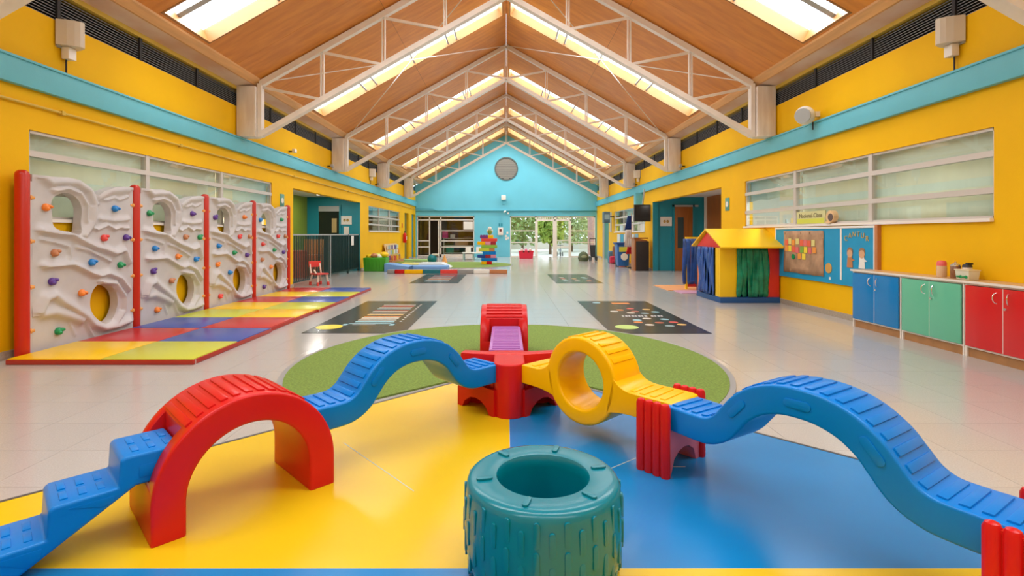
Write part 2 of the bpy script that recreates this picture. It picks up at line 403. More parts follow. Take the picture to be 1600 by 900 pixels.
# louvre banks under the eaves
for b in range(len(YT)-1):
    a0, a1 = YT[b]+.01, min(YT[b+1], YF)-.01
    for side in (-1, 1):
        t = thing('louvre_bank', 'dark grey louvred vent strip under the %s eaves %s' % ('left' if side < 0 else 'right', bayname(b)), 'vent', (side*XW, (a0+a1)/2, 3.48), group='eaves louvres')
        h = (a1-a0)/2
        B('backing', DARKB, t, side*.13, side*.15, -h, h, 0, .295)
        sm = M().hexa([(side*.0, -h, 0), (side*.0, h, 0), (side*.05, h, .022), (side*.05, -h, .022), (side*.0, -h, .006), (side*.0, h, .006), (side*.05, h, .028), (side*.05, -h, .028)]).mesh('slat', DARKL)
        for k in range(9): link('slat', sm, t, (side*.02, 0, .01+k*.031))
        nm = 4
        mm = M().box(side*-.005, side*.02, -.02, .02, 0, .295).mesh('mullion', DARKB)
        for k in range(1, nm): link('mullion', mm, t, (0, -h+2*h*k/nm, 0))
# ------------------------------------------------------------------ trusses
for ti, yt in enumerate([-.7+4.95*i for i in range(6)]):
    lab = ['steel roof truss behind the camera', 'nearest white steel roof truss, cut off by the top corners of the view', 'first full white steel truss crossing the hall', 'second full white steel truss crossing the hall', 'third full white steel truss crossing the hall', 'white steel truss closest to the blue gable wall'][ti]
    t = thing('roof_truss', lab, 'truss', (0, yt, 2.94), group='roof trusses')
    XE = 4.41
    zt = lambda x: 6.42-SL*abs(x)-2.94
    zb = lambda x: 5.49-(5.49-2.98)/XE*abs(x)-2.94
    for side in (-1, 1):
        M().beam((0, 0, zt(0)-.03), (side*XE, 0, zt(XE)-.03), .10, .10, up=(0, 1, 0)).build('top_chord', OFFW, t)
        M().beam((0, 0, zb(0)), (side*XE, 0, zb(XE)), .09, .13, up=(0, 1, 0)).build('bottom_chord', OFFW, t)
        M().beam((side*XE, 0, 0), (side*XE, 0, zt(XE)-.03), .07, .12).build('end_post', OFFW, t)
        for k in range(1, 4):
            x = side*XE*k/4
            M().beam((x-.02, 0, zb(x)), (x-.02, 0, zt(x)-.05), .022, .05).beam((x+.025, 0, zb(x)), (x+.025, 0, zt(x)-.05), .022, .05).build('web_vertical', OFFW, t)
        for k in range(4):
            xo = side*XE*(4-k)/4; xi = side*XE*(3-k)/4 + side*.05
            M().beam((xo-side*.04, 0, zt(xo)-.09), (xi, 0, zb(xi)+.05), .035, .045).build('web_diagonal', OFFW, t)
    M().beam((-.03, 0, zb(0)), (-.03, 0, zt(0)-.05), .03, .07).beam((.03, 0, zb(0)), (.03, 0, zt(0)-.05), .03, .07).build('ridge_post', OFFW, t)
    for side in (-1, 1):
        o = M().box(side*4.455, side*4.78, yt-.13, yt+.13, 2.935, 3.83).build('post_bracket', POSTM, None, bevel=.006)
        tag(o, 'off-white boxed %s wall post under the %s' % ('left' if side < 0 else 'right', ['truss behind the camera', 'nearest cut-off truss', 'first full truss', 'second full truss', 'third full truss', 'truss by the gable'][ti]), 'post', 'truss end posts')
for side in (-1, 1):
    for a, b in (((4.35, 9.25), (.05, 14.1)), ((.05, 9.25), (4.35, 14.1))):
        p = sp(side, a[0], a[1], -.06); q = sp(side, b[0], b[1], -.06 if a[0] > 1 else -.09)
        o = M().cyl(p, q, .011, 6).build('brace_rod', OFFW)
        tag(o, 'thin bracing rod on the %s roof slope running %s going away' % ('left' if side < 0 else 'right', 'up to the ridge' if a[0] > 1 else 'down to the eaves'), 'rod', 'roof bracing rods')

# ------------------------------------------------------------------ windows
def hall_window(n, side, y0, y1, z0, z1, mull, trans, curtain=True):
    X = side*(XW+.02)
    fr = M(); w = .03
    fr.box(X, X+side*.06, y0, y1, z0, z0+w).box(X, X+side*.06, y0, y1, z1-w, z1).box(X, X+side*.06, y0, y0+w, z0, z1).box(X, X+side*.06, y1-w, y1, z0, z1)
    wdw = struct(fr.build('window_%d' % n, ALU))
    for y in mull: B('mullion', ALU, wdw, X-side*.01, X+side*.06, y-.035, y+.035, z0, z1)
    for z in trans: B('transom', ALU, wdw, X-side*.015, X+side*.065, y0, y1, z-.03, z+.03)
    ys = [y0]+list(mull)+[y1]; zs = [z0]+list(trans)+[z1]
    for a, b in zip(ys, ys[1:]):
        for c, d in zip(zs, zs[1:]): B('pane', GLASS, wdw, X+side*.012, X+side*.018, a+.03, b-.03, c+.02, d-.02)
    B('sill', WHITEF, wdw, X-side*.06, X+side*.08, y0, y1, z0-.03, z0+.004)
    return wdw
def curtain(side, y0, y1, z0, z1, label, X=None, m=CURT, group='window curtains'):
    X = side*(XW+.13) if X is None else X
    mb = M(); n = int((y1-y0)/.05); vs = []
    for i in range(n+1):
        y = y0+(y1-y0)*i/n; d = .012*math.sin(y*17)+.008*math.sin(y*41+1)
        for j in range(7):
            q = j/6; vs.append((X+side*(d*(.3+.7*q)), y, z1+(z0-z1)*q+(.012*math.sin(y*9) if j == 6 else 0)))
    fs = [(i*7+j, i*7+j+1, (i+1)*7+j+1, (i+1)*7+j) for i in range(n) for j in range(6)]
    mb.add(vs, fs); o = mb.build('curtain', m, smooth=True)
    # real thickness
    thick(o, .004)
    return tag(o, label, 'curtain', group)
hall_window(1, -1, 5.15, 10.49, 1.355, 2.255, (6.87, 8.67), (1.64, 2.02))
hall_window(2, 1, 5.04, 10.3, 1.355, 2.26, (6.77, 8.54), (1.635, 2.0))
curtain(-1, 4.9, 8.66, 1.3, 2.3, 'pale green curtain behind the near panes of the left wall window')
curtain(-1, 8.68, 10.7, 1.5, 2.3, 'shorter pale green curtain behind the far panes of the left wall window')
curtain(1, 4.9, 6.84, 1.33, 2.3, 'pale green curtain behind the nearest panes of the right wall window')
curtain(1, 6.82, 8.5, 1.3, 2.3, 'pale green curtain behind the middle panes of the right wall window')
curtain(1, 8.56, 10.4, 1.86, 2.3, 'half raised pale green curtain at the far end of the right wall window')
hall_window(3, -1, 17.86, 23.0, 1.31, 2.2, (19.4, 21.1), (1.55, 1.85))
hall_window(4, 1, 17.7, 22.7, 1.3, 2.2, (19.4, 21.0), (1.6, 1.9))
curtain(-1, 18.9, 23.2, 1.25, 2.25, 'pale curtain behind the small far window of the left wall')
curtain(1, 17.5, 21.6, 1.25, 2.25, 'pale curtain behind the far right window hung with drawings')
# rooms seen behind the panes
for side in (-1, 1):
    par = struct(B('wall_partition_'+('left' if side < 0 else 'right'), PAPER, None, side*4.96, side*7.05, 11.25, 11.4 if side > 0 else 11.5, 0, 2.42))
    B('partition_panel', PAPER, par, side*4.96, side*7.05, 17.0, 17.12, 0, 2.42)
    B('partition_panel', PAPER, par, side*4.96, side*7.05, 4.2, 4.3, 0, 2.42); B('partition_panel', PAPER, par, side*4.96, side*7.2, 27.28, 27.4, 0, 2.6)
for side, x, y, e in ((-1, -6.0, 6.4, 85), (-1, -6.0, 9.2, 85), (1, 6.0, 6.0, 85), (1, 6.0, 8.6, 80), (-1, -6, 20.4, 90), (1, 6, 20.2, 90)):  # fill lamps added to brighten the curtains from behind
    t = thing('added_fill_lamp', 'added curtain fill lamp in the %s side room, %s' % ('left' if side < 0 else 'right', {6.4: 'nearer', 9.2: 'farther', 6.0: 'nearer', 8.6: 'middle', 20.4: 'behind the small far window', 20.2: 'behind the far window'}[y]), 'light', (x, y, 2.42))
    B('housing', WHITEF, t, -.3, .3, -.6, .6, -.05, 0)
    B('diffuser', emis('fill_lamp_glow', (1, .98, .94), 3), t, -.27, .27, -.57, .57, -.056, -.05)
    L = bpy.data.lights.new('lamp', 'AREA'); L.shape = 'RECTANGLE'; L.size = .5; L.size_y = 1.1; L.energy = e; L.color = (1, .98, .93)
    lo = bpy.data.objects.new('lamp', L); C.objects.link(lo); lo.parent = t; lo.location = (0, 0, -.06)
o = tag(B('blue_cupboard', flat('room_blue', (.01, .22, .38)), None, 6.6, 7.0, 8.2, 11.1, 0, 2.1), 'dark blue cupboard in the room behind the right wall window', 'cupboard')
t = thing('metal_shelf', 'low shelf with white papers seen through the right wall window', 'shelf', (5.5, 9.6, 0))
B('shelf_board', WHITEF, t, -.15, .15, -.7, .7, 1.35, 1.38); B('shelf_board', WHITEF, t, -.15, .15, -.7, .7, .9, .93)
for yy in (-.69, 0, .69): B('upright', GREYM, t, .12, .15, yy-.015, yy+.015, 0, 1.5)
o = tag(M().box(5.3, 5.6, 9.2, 9.55, 1.381, 1.50).build('paper_stack', PAPER), 'stack of white papers on the shelf behind the right window', 'papers')

# ------------------------------------------------------------------ left alcove
struct(B('wall_alcove_left', TEAL, None, -6.55, -4.96, 16.84, 17.0, 0, 2.42))
al = struct(M().box(-6.7, -6.55, 11.5, 17.0, 0, 2.42).build('wall_alcove_side_left', GREENP))
d = struct(M().box(-6.15, -5.48, 16.80, 16.838, 0, 2.12).build('door_1', flat('doorway_shade_paint', (.012, .018, .02), .15)))  # near-black slab paints the shade inside the doorway
B('frame', TEAL, d, -6.2, -6.15, 16.78, 16.838, 0, 2.16); B('frame', TEAL, d, -5.48, -5.43, 16.78, 16.838, 0, 2.16); B('transom', GREYM, d, -6.15, -5.48, 16.775, 16.80, 1.95, 2.12)
B('notice', flat('tan_paper', (.45, .33, .13), .6), d, -5.72, -5.56, 16.785, 16.80, 1.25, 1.72)
def framed_sign(label, x, y, z, w=.36, h=.28):
    t = thing('framed_sign', label, 'sign', (x, y, z))
    B('board', PAPER, t, -w/2, w/2, -.02, 0, -h/2, h/2)
    for s in (-1, 1):
        M().sphere((s*.05, -.022, .0), .045, 8, 5, (1, .15, 1.1)).build('drawn_face', flat('tan_ink', (.50, .33, .08), .6), t)
        M().sphere((s*.05, -.027, .02), .02, 6, 4, (1, .15, .6)).build('drawn_hair', flat('dark_ink', (.10, .06, .02), .6), t)
    return t
framed_sign('framed cartoon faces sign on the teal alcove wall beside the dark doorway', -5.26, 16.835, 1.66)
tag(B('wall_notice', PAPER, None, -5.34, -5.17, 16.825, 16.838, 1.2, 1.45), 'white paper notice under the framed sign on the left teal wall', 'notice')
for i, (x, y) in enumerate(((-5.4, 14.2), (-5.7, 15.6), (5.6, 13.3))):
    t = thing('downlight', ['round white downlight nearest in the left alcove ceiling', 'round white downlight at the back of the left alcove ceiling', 'round white downlight in the right alcove ceiling'][i], 'light', (x, y, 2.42))
    M().cyl((0, 0, -.02), (0, 0, 0), .10, 20).build('trim_ring', WHITEF, t); M().cyl((0, 0, -.024), (0, 0, -.02), .08, 20).build('lens', emis('lamp_glow', (1, .97, .9), 6), t)
    L = bpy.data.lights.new('lamp', 'AREA'); L.shape = 'DISK'; L.size = .14; L.energy = 14; L.color = (1, .95, .88)
    lo = bpy.data.objects.new('lamp', L); C.objects.link(lo); lo.parent = t; lo.location = (0, 0, -.03)
struct(B('trim_13', TEAL, None, -4.975, -4.805, 16.815, 16.838, 0, 2.24)); struct(B('trim_14', TEAL, None, 4.805, 4.975, 16.775, 16.798, 0, 2.25))
# railing
t = thing('railing', 'dark green metal railing of thin upright bars closing the left alcove', 'railing', (-4.86, 11.55, 0))
B('top_rail', GREYM, t, -.02, .02, 0, 5.27, 1.17, 1.2); B('bottom_rail', DKGREEN, t, -.015, .015, 0, 5.27, .08, .11)
bm_ = M().box(-.011, .011, -.011, .011, .11, 1.17).mesh('bar', DKGREEN)
for k in range(1, 50): link('bar', bm_, t, (0, 5.27*k/50, 0))
for yy, m_ in ((0, GREYM), (2.55, GREYM), (4.15, DKGREEN), (5.25, DKGREEN)): B('post', m_, t, -.025, .025, yy-.025, yy+.025, 0, 1.2)
mb = M().box(-.02, -.012, 2.6, 5.2, .12, 1.15); mb.build('mesh_panel', glass_mat('dark_screen', (.35, .45, .45), .4, .3), t)
tag(B('wall_notice', PAPER, None, -4.83, -4.825, 15.95, 16.2, .85, 1.15), 'small white notice hanging on the alcove railing', 'notice')
tag(M().cyl((-5.9, 14.2, 0), (-5.9, 14.2, .75), .33, 24, .36).build('plastic_barrel', flat('orange_red', (.55, .09, .02), .35), bevel=.02), 'orange-red plastic barrel behind the alcove railing', 'barrel')
t = thing('orange_box', 'orange and yellow box standing behind the railing bars', 'toy', (-5.75, 15.0, 0))  # plain box for the orange object behind the bars
B('cabinet_body', ORANGE, t, -.3, .3, -.3, .3, 0, .6, bevel=.02); B('back_panel', CLIP, t, -.3, .3, .24, .3, .6, 1.05, bevel=.01)

# ------------------------------------------------------------------ right alcove
struct(B('wall_alcove_right', TEAL, None, 4.96, 6.55, 16.84, 17.0, 0, 2.42))
struct(M().box(6.55, 6.7, 11.4, 17.0, 0, 2.42).build('wall_alcove_side_right', WOODB))
struct(B('trim_10', WHITEF, None, 6.48, 6.55, 16.7, 16.78, 0, 2.42))
d = struct(B('door_2', WOODB, None, 5.52, 6.12, 16.80, 16.838, 0, 2.1, bevel=.004))
B('frame', TEAL, d, 5.46, 5.52, 16.78, 16.838, 0, 2.16); B('frame', TEAL, d, 6.12, 6.18, 16.78, 16.838, 0, 2.16); B('frame', GREYM, d, 5.46, 6.3, 16.78, 16.838, 2.1, 2.16)
B('glass_slit', flat('dark_glass', (.03, .07, .08), .1), d, 5.62, 5.82, 16.79, 16.80, .75, 1.75); B('handle', CHROME, d, 6.02, 6.06, 16.76, 16.80, 1.0, 1.1)
framed_sign('framed cartoon faces sign on the teal wall left of the brown door', 5.25, 16.835, 1.62, .38, .3)
# far doors in the side walls
d = struct(B('door_3', flat('olive_door', (.10, .14, .05), .4), None, -4.93, -4.9, 24.2, 25.15, 0, 2.22)); B('frame', YEL, d, -4.9, -4.82, 24.2, 24.25, 0, 2.22)
d = struct(B('door_4', TEAL, None, -4.93, -4.9, 26.0, 26.95, 0, 2.22)); B('frame', TEAL, d, -4.9, -4.82, 26.0, 26.05, 0, 2.22)
d = struct(B('door_5', flat('green_door', (.01, .20, .17), .4), None, 4.9, 4.93, 24.0, 25.6, 0, 2.22)); B('frame', WHITEF, d, 4.82, 4.9, 24.0, 24.06, 0, 2.22); B('frame', WHITEF, d, 4.82, 4.9, 25.54, 25.6, 0, 2.22)

# ------------------------------------------------------------------ far wall storefront and entrance
YG = YF+.06
def fbox(mb, x0, x1, z0, z1, d=.05): return mb.box(x0, x1, YG-d/2, YG+d/2, z0, z1)
fr = M()
for x in (-4.74, -4.1, -3.5, -1.75): fbox(fr, x, x+.06, 0, 2.18)
fbox(fr, -4.74, -1.69, 2.12, 2.18); fbox(fr, -4.74, -1.69, 1.93, 1.98)
wd = struct(fr.build('window_5', WHITEF))
for z in (1.36, .82, .5): fbox(M(), -3.5, -1.69, z, z+.05).build('transom', WHITEF, wd)
for z in (.82, .5, .02): fbox(M(), -4.7, -4.1, z, z+.06).build('transom', WHITEF, wd)
fbox(M(), -3.5, -1.69, 0, .14).build('sill_panel', WHITEF, wd)
for (x0, x1) in ((-4.68, -4.1), (-3.44, -1.75)):
    fbox(M(), x0, x1, .14, 1.93, .008).build('pane', GLASS, wd)
fbox(M(), -4.68, -1.75, 1.98, 2.12, .008).build('pane', GLASS, wd)
M().box(-3.62, -3.56, YG, YG+.5, .02, 1.93).build('open_leaf', WHITEF, wd)
tag(B('wall_notice', PAPER, None, -2.27, -1.77, YF+.0, YF+.01, 1.45, 1.86), 'white notice taped in the upper corner of the far left shopfront glazing', 'notice')
# room behind the storefront
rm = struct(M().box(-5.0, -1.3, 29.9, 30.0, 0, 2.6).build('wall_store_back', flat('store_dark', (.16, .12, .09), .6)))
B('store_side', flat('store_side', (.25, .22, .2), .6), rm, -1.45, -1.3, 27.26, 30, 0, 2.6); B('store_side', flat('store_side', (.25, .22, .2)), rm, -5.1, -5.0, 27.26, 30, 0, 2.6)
B('store_roof', PAPER, rm, -5.1, -1.3, 27.26, 30, 2.5, 2.6); B('store_floor', FLOORM, rm, -5.1, -1.3, 27.4, 30, -.1, -.002)
t = thing('stock_shelf', 'low brown shelf with boxes behind the far left glazing', 'shelf', (-2.6, 28.2, 0))
for z in (.15, .55, .95): B('shelf_board', WHITEF, t, -.85, .85, -.2, .2, z, z+.04)
for x in (-.85, .81): B('upright', WHITEF, t, x, x+.04, -.2, .2, 0, 1.0)
for i, (x, z, s, c, l) in enumerate(((-3.35, .99, (.3, .42), (.75, .05, .25), 'pink bag on top of the shelf behind the glazing'), (-2.95, .99, (.25, .2), (.7, .7, .66), 'white box on top of the shelf behind the glazing'), (-2.45, .59, (.7, .3), (.55, .33, .18), 'long cardboard box on the middle shelf behind the glazing'), (-3.1, .19, (.4, .3), (.02, .28, .22), 'green crate on the lower shelf behind the glazing'), (-2.1, .99, (.5, .1), (.12, .1, .13), 'row of dark shoes on top of the shelf behind the glazing'))):
    tag(B(['toy_bag', 'carton', 'carton', 'crate', 'shoe_row'][i], flat('store_item_%d' % i, c), None, x-s[0]/2, x+s[0]/2, 28.08, 28.35, z, z+s[1], bevel=.01), l, ['bag', 'box', 'box', 'crate', 'shoes'][i])
# entrance
fr = M()
for x in (.2, 1.53, 2.55, 3.38, 4.66): fbox(fr, x, x+.06, 0, 2.16)
for x in (1.59, 2.47, 2.61, 3.30): fbox(fr, x, x+.08, 0, 2.0, .04)
fbox(fr, .2, 4.72, 2.10, 2.16); fbox(fr, 1.53, 3.44, 1.9, 1.98)
en = struct(fr.build('window_6', WHITEF))
for (x0, x1) in ((.26, 1.53), (3.44, 4.66)):
    for z in (1.36, .74): fbox(M(), x0, x1, z, z+.05).build('transom', WHITEF, en)
    fbox(M(), x0, x1, .04, 2.1, .008).build('pane', GLASS, en); fbox(M(), x0, x1, 0, .05).build('transom', WHITEF, en)
for z in (.85, .5): fbox(M(), 2.65, 3.3, z, z+.05).build('transom', WHITEF, en)
fbox(M(), 2.65, 3.3, .05, 1.9, .008).build('pane', GLASS, en)
vm = M().box(0, .05, -.02, .02, 1.98, 2.10).mesh('vent_slat', WHITEF)
for k in range(20): link('vent_slat', vm, en, (1.6+k*.093, YG, 0))
for k in range(7): B('bracket', GREYM, en, 3.5+k*.15, 3.56+k*.15, YG-.03, YG-.01, 2.0, 2.08)
# gable vent
t = thing('round_vent', 'round grey louvred vent high on the blue gable wall', 'vent', (0, YF-.03, 4.66))
ring = [(.62*math.cos(2*math.pi*i/40), .62*math.sin(2*math.pi*i/40)) for i in range(40)]; ri = [(.56*math.cos(2*math.pi*i/40), .56*math.sin(2*math.pi*i/40)) for i in range(40)]
M().strip(ring, ri, -.03, .12, loop=True).build('rim', flat('vent_rim', (.10, .13, .13), .5), t)
VG = flat('vent_grey', (.26, .25, .22), .5)
for k in range(13):
    z = -.54+k*.09; hw = math.sqrt(max(.56**2-z*z, .01)) if abs(z) < .56 else .1
    M().hexa([(-hw, 0, z-.035), (hw, 0, z-.035), (hw, .05, z-.02), (-hw, .05, z-.02), (-hw, .0, z+.04), (hw, .0, z+.04), (hw, .05, z+.05), (-hw, .05, z+.05)]).build('slat', VG, t)
M().cyl((0, .12, 0), (0, .14, 0), .60, 40).build('backing', DARKB, t)
# small fittings on the far wall
t = thing('wall_sconce', 'pale box sconce in the middle of the blue gable wall', 'light', (-.14, YF-.03, 3.0)); B('shade', WHITEF, t, -.12, .12, -.16, 0, 0, .25, bevel=.02); B('bracket', CYAN, t, -.03, .03, -.08, 0, -.22, 0)
t = thing('security_camera', 'small white camera on the blue wall above the fuse box', 'camera', (-.12, YF-.07, 2.36)); M().cyl((0, -.12, .0), (.08, 0, .06), .04, 10).build('body', WHITEF, t); M().cyl((0, 0, .05), (0, .07, .05), .03, 10).build('mount', WHITEF, t)
M().cyl((.22, 0, -.05), (.22, .06, -.05), .05, 10).build('sensor', PAPER, t)
t = thing('fuse_box', 'white control box on the blue wall beside the entrance', 'box', (-.3, YF, 1.35)); B('case', WHITEF, t, -.14, .14, -.08, 0, -.2, .2, bevel=.01); B('dark_window', flat('dk_red', (.15, .03, .04), .3), t, -.06, .06, -.085, -.08, -.02, .12)
B('conduit', CYAN, t, -.02, .02, -.03, 0, .2, 1.0); B('socket_plate', TEAL, t, -.1, .1, -.02, 0, .28, .42)
for i, (x, z) in enumerate(((-.02, 1.1), (.06, 1.28), (.1, 1.0), (.0, .95))):
    tag(B('wall_notice', PAPER, None, x-.05, x+.05, YF-.008, YF-.002, z-.06, z+.06), ['lower left small paper by the entrance', 'top small paper by the entrance', 'lower right small paper by the entrance', 'bottom small paper by the entrance'][i]+' on the blue wall', 'notice', 'papers by the entrance')
o = M().cyl((-XW, YF-.09, 2.55), (-3.9, YF-.09, 2.53), .012, 6).cyl((-3.9, YF-.09, 2.53), (-3.6, YF-.09, 2.42), .012, 6).cyl((-3.6, YF-.09, 2.42), (4.7, YF-.09, 2.42), .012, 6).build('conduit', TEAL); tag(o, 'teal cable conduit running under the blue gable', 'conduit')
# conduit on the left wall
t = thing('conduit', 'thin yellow-painted conduit running under the left blue band', 'conduit', (-XW+.03, 0, 2.5)); M().cyl((0, YB, 0), (0, 26.9, 0), .014, 8).build('pipe', YLINE, t)
cm = M().box(-.03, .02, -.02, .02, -.022, .022).mesh('clip', YLINE)
for k in range(13): link('clip', cm, t, (0, 1.5+k*2, 0))

# ------------------------------------------------------------------ outside the entrance
gr = struct(B('ground_outside', mat('pale_paving', (.72, .70, .66), .8, .1, 2), None, -12, 25, 27.4, 60, -.15, -.03))
LEAF = [mat('leaf_a', (.52, .64, .12), .7, .3, 3), mat('leaf_b', (.30, .46, .16), .7, .3, 3), mat('leaf_c', (.56, .64, .30), .7, .3, 3)]
BARK = mat('bark', (.18, .11, .06), .9)
for i, (x, y, h, r, k, l) in enumerate(((1.1, 35, 4.6, 1.7, 1, 'broad dark green tree outside the left entrance pane'), (2.7, 31.5, 3.2, .85, 0, 'bright green leafy tree right outside the entrance doors'), (4.6, 36, 5.2, 2.0, 2, 'tall pale green tree behind the right entrance door'), (6.6, 40, 5.0, 2.2, 1, 'dark tree at the far right outside the entrance'), (-.6, 41, 5.2, 2.0, 2, 'pale tree far outside behind the blue wall edge'))):
    t = thing('tree', l, 'tree', (x, y, -.03)); M().cyl((0, 0, 0), (.05, 0, h*.55), .09, 8, .05).build('trunk', BARK, t)
    mb = M(); rr = random.Random(i)
    for q in range(2300):
        while True:
            p = Vector((rr.uniform(-1, 1), rr.uniform(-1, 1), rr.uniform(-1, 1)))
            if .35 < p.length < 1: break
        p *= r*(1+.18*math.sin(p.x*7)*math.cos(p.z*6)); c = Vector((p.x, p.y, p.z*1.25+h*.52))
        if c.z < .5: continue
        a = Vector((rr.uniform(-1, 1), rr.uniform(-1, 1), rr.uniform(-1, 1))).normalized()*.15; b = a.cross(Vector((rr.uniform(-1, 1), rr.uniform(-1, 1), rr.uniform(-1, 1)))).normalized()*.09
        n = len(mb.v); mb.v += [tuple(c-a), tuple(c+b), tuple(c+a), tuple(c-b)]; mb.f.append((n, n+1, n+2, n+3)); mb.mi.append(0)
    o = mb.build('foliage', LEAF[k], t); o['kind'] = 'stuff'
t = thing('parked_car', 'pale silver car parked outside to the right of the entrance doors', 'car', (8.2, 34.5, -.03), R(10))
M().prism([(-2, .3), (-2, .75), (-1.3, .85), (-.7, 1.3), (.7, 1.32), (1.3, .9), (2.0, .8), (2.05, .3)], -.8, .8).build('body', flat('car_paint', (.5, .54, .62), .25), t, bevel=.05)
M().prism([(-1.1, .88), (-.65, 1.24), (.65, 1.26), (1.1, .9)], -.805, .805).build('windows', BLK, t)
for x in (-1.25, 1.3):
    for y in (-.78, .78): M().cyl((x, y-.08, .3), (x, y+.08, .3), .3, 20).build('wheel', BLK, t)
tag(M().box(4.75, 5.6, 29.5, 29.9, -.03, 3.2).build('brick_pier', mat('pink_brick', (.62, .33, .28), .8, .2, 8), bevel=.01), 'pinkish brick pier outside the right side of the entrance', 'pier')
tag(M().box(-4, 16, 43, 43.3, -.03, .9).build('garden_wall', mat('pale_wall', (.7, .66, .6), .8), bevel=.01), 'pale boundary wall beyond the trees', 'wall')
t = thing('toddler_trike', 'small blue grey tricycle parked outside the glass doors', 'tricycle', (3.0, 28.6, -.03))
for x, y in ((-.15, .1), (.15, .1), (0, -.25)): M().cyl((x-.02, y, .12), (x+.02, y, .12), .12, 16).build('wheel', BLK, t)
M().beam((0, -.25, .12), (0, -.18, .62), .03, .03).beam((-.15, .1, .12), (.15, .1, .12), .02, .02).beam((0, .1, .15), (0, -.2, .35), .03, .03).build('frame', flat('slate', (.12, .16, .25)), t); M().beam((-.16, -.18, .62), (.16, -.18, .62), .025, .025).build('handlebar', BLK, t); B('seat', flat('slate', (.12, .16, .25)), t, -.08, .08, 0, .16, .32, .36)

# ------------------------------------------------------------------ sconces, speakers, fixtures on the upper walls
def sconce(side, y, label):
    t = thing('wall_sconce', label, 'light', (side*XW, y, 3.22), 0, 'half round wall sconces')
    pr = [(-side*.02, -.12)]+[(-side*(.02+.2*math.sin(math.pi*i/8)**.8), -.12+.24*i/8) for i in range(1, 8)]+[(-side*.02, .12)]
    M().prism(pr, .0, .27, axis='z').build('shade', mat('shade', (.72, .66, .55), .5), t)
    B('junction_box', OFFW, t, -side*.02, -side*.10, -.05, .05, -.13, -.005, bevel=.005); B('back_plate', GREYM, t, 0, -side*.02, -.10, .10, -.02, .27)
    M().cyl((-side*.03, 0, -.29), (-side*.03, 0, -.13), .009, 6).build('cable', BLK, t)
sconce(-1, 5.55, 'half round white sconce at upper left above the blue band'); sconce(1, 5.45, 'half round white sconce at upper right above the blue band')
sconce(-1, 18.0, 'distant small sconce on the left wall past the second post'); sconce(1, 18.4, 'distant small sconce on the right wall past the second post')
t = thing('wall_speaker', 'white rounded loudspeaker angled on the upper right wall', 'speaker', (XW, 7.85, 3.0))
M().sphere((-.22, 0, .02), .15, 16, 10, (1, .75, .95)).build('shell', PAPER, t, smooth=True); M().cyl((-.30, -.09, -.0), (-.33, -.12, -.01), .11, 18).build('grille', GREYM, t); B('bracket', WHITEF, t, -.12, 0, -.02, .02, .0, .08); M().cyl((-.1, 0, -.08), (-.1, 0, -.2), .01, 6).build('cable', BLK, t)
for side, y, l in ((-1, 11.3, 'small white detector on the blue band by the left wall'), (-1, 13.75, 'small floodlight beside the second left post'), (1, 13.75, 'small floodlight beside the second right post'), (1, 18.75, 'tiny camera beside the third right post'), (-1, 18.75, 'tiny camera beside the third left post')):
    t = thing('wall_detector', l, 'detector', (side*XW, y, 2.98)); B('housing', PAPER if y < 12 else GREYM, t, -side*.09, -side*.16, -.05, .05, .02, .1, bevel=.008); B('arm', BLK, t, 0, -side*.1, -.015, .015, .03, .06)
for side, y, z, l in ((-1, 10.95, 1.92, 'round green evacuation sign by the end of the climbing wall'), (1, 11.1, 1.85, 'tall green and white sign between window and alcove')):
    t = thing('wall_sign', l, 'sign', (side*XW, y, z))
    B('plate', flat('sign_green', (.10, .30, .24), .4), t, 0, -side*.012, -.1, .1, -.14, .14, bevel=.005); M().cyl((-side*.012, 0, 0), (-side*.018, 0, 0), .06, 16).build('symbol', PAPER, t)
t = thing('fire_extinguisher', 'red fire extinguisher hanging on the left wall near the green door', 'extinguisher', (-4.68, 23.6, .8)); M().lathe([(0, 0), (.08, .01), (.085, .05), (.085, .38), (.05, .45), (.025, .47), (0, .47)], 16).build('cylinder', RED, t, smooth=True); B('valve', BLK, t, -.02, .02, -.04, .04, .47, .54); B('label_patch', PAPER, t, .0, .088, -.04, .04, .15, .3)
tag(B('wall_sign', RED, None, -4.795, -4.785, 23.5, 23.65, 1.5, 1.7), 'small red sign above the extinguisher', 'sign')

# ------------------------------------------------------------------ FLOOR GRAPHICS
t = thing('floor_paint_diamond', 'large glossy yellow and blue painted diamond in the foreground', 'floor graphic', (0.02, 1.83, 0)); Hd = 2.72
def tri(name, m, pts): 
    return M().prism(pts, .001, .006, axis='z').build(name, m, t)
g = .001
tri('painted_quarter', FY, [(-g, g), (-g, Hd), (-Hd, g)]); tri('painted_quarter', FB, [(g, g), (Hd, g), (g, Hd)])
tri('painted_quarter', FB, [(-g, -g), (-Hd, -g), (-g, -Hd)]); tri('painted_quarter', FY, [(g, -g), (g, -Hd), (Hd, -g)])
M().box(-.002, .002, -Hd, Hd, .001, .0055).box(-Hd, Hd, -.006, .006, .001, .0055).build('white_line', mat('paint_line', (.80, .74, .55), .2), t)
e = .03
mb = M()
for sx, sy in ((1, 1), (-1, 1), (1, -1), (-1, -1)):
    mb.prism([(sx*Hd, 0), (sx*(Hd+e), 0), (0, sy*(Hd+e)), (0, sy*Hd)], .001, .007, axis='z')
mb.build('dark_edge', flat('edge_dark', (.06, .065, .07), .4), t)
mb = M()
for a, b in (((.30, .62), (.75, .96)), ((.78, .80), (.90, .80)), ((-.95, 1.1), (-.45, .55))): mb.beam((*a, .0062), (*b, .0062), .005, .001)
mb.build('scuff_line', mat('scuff', (.52, .58, .48), .3), t)
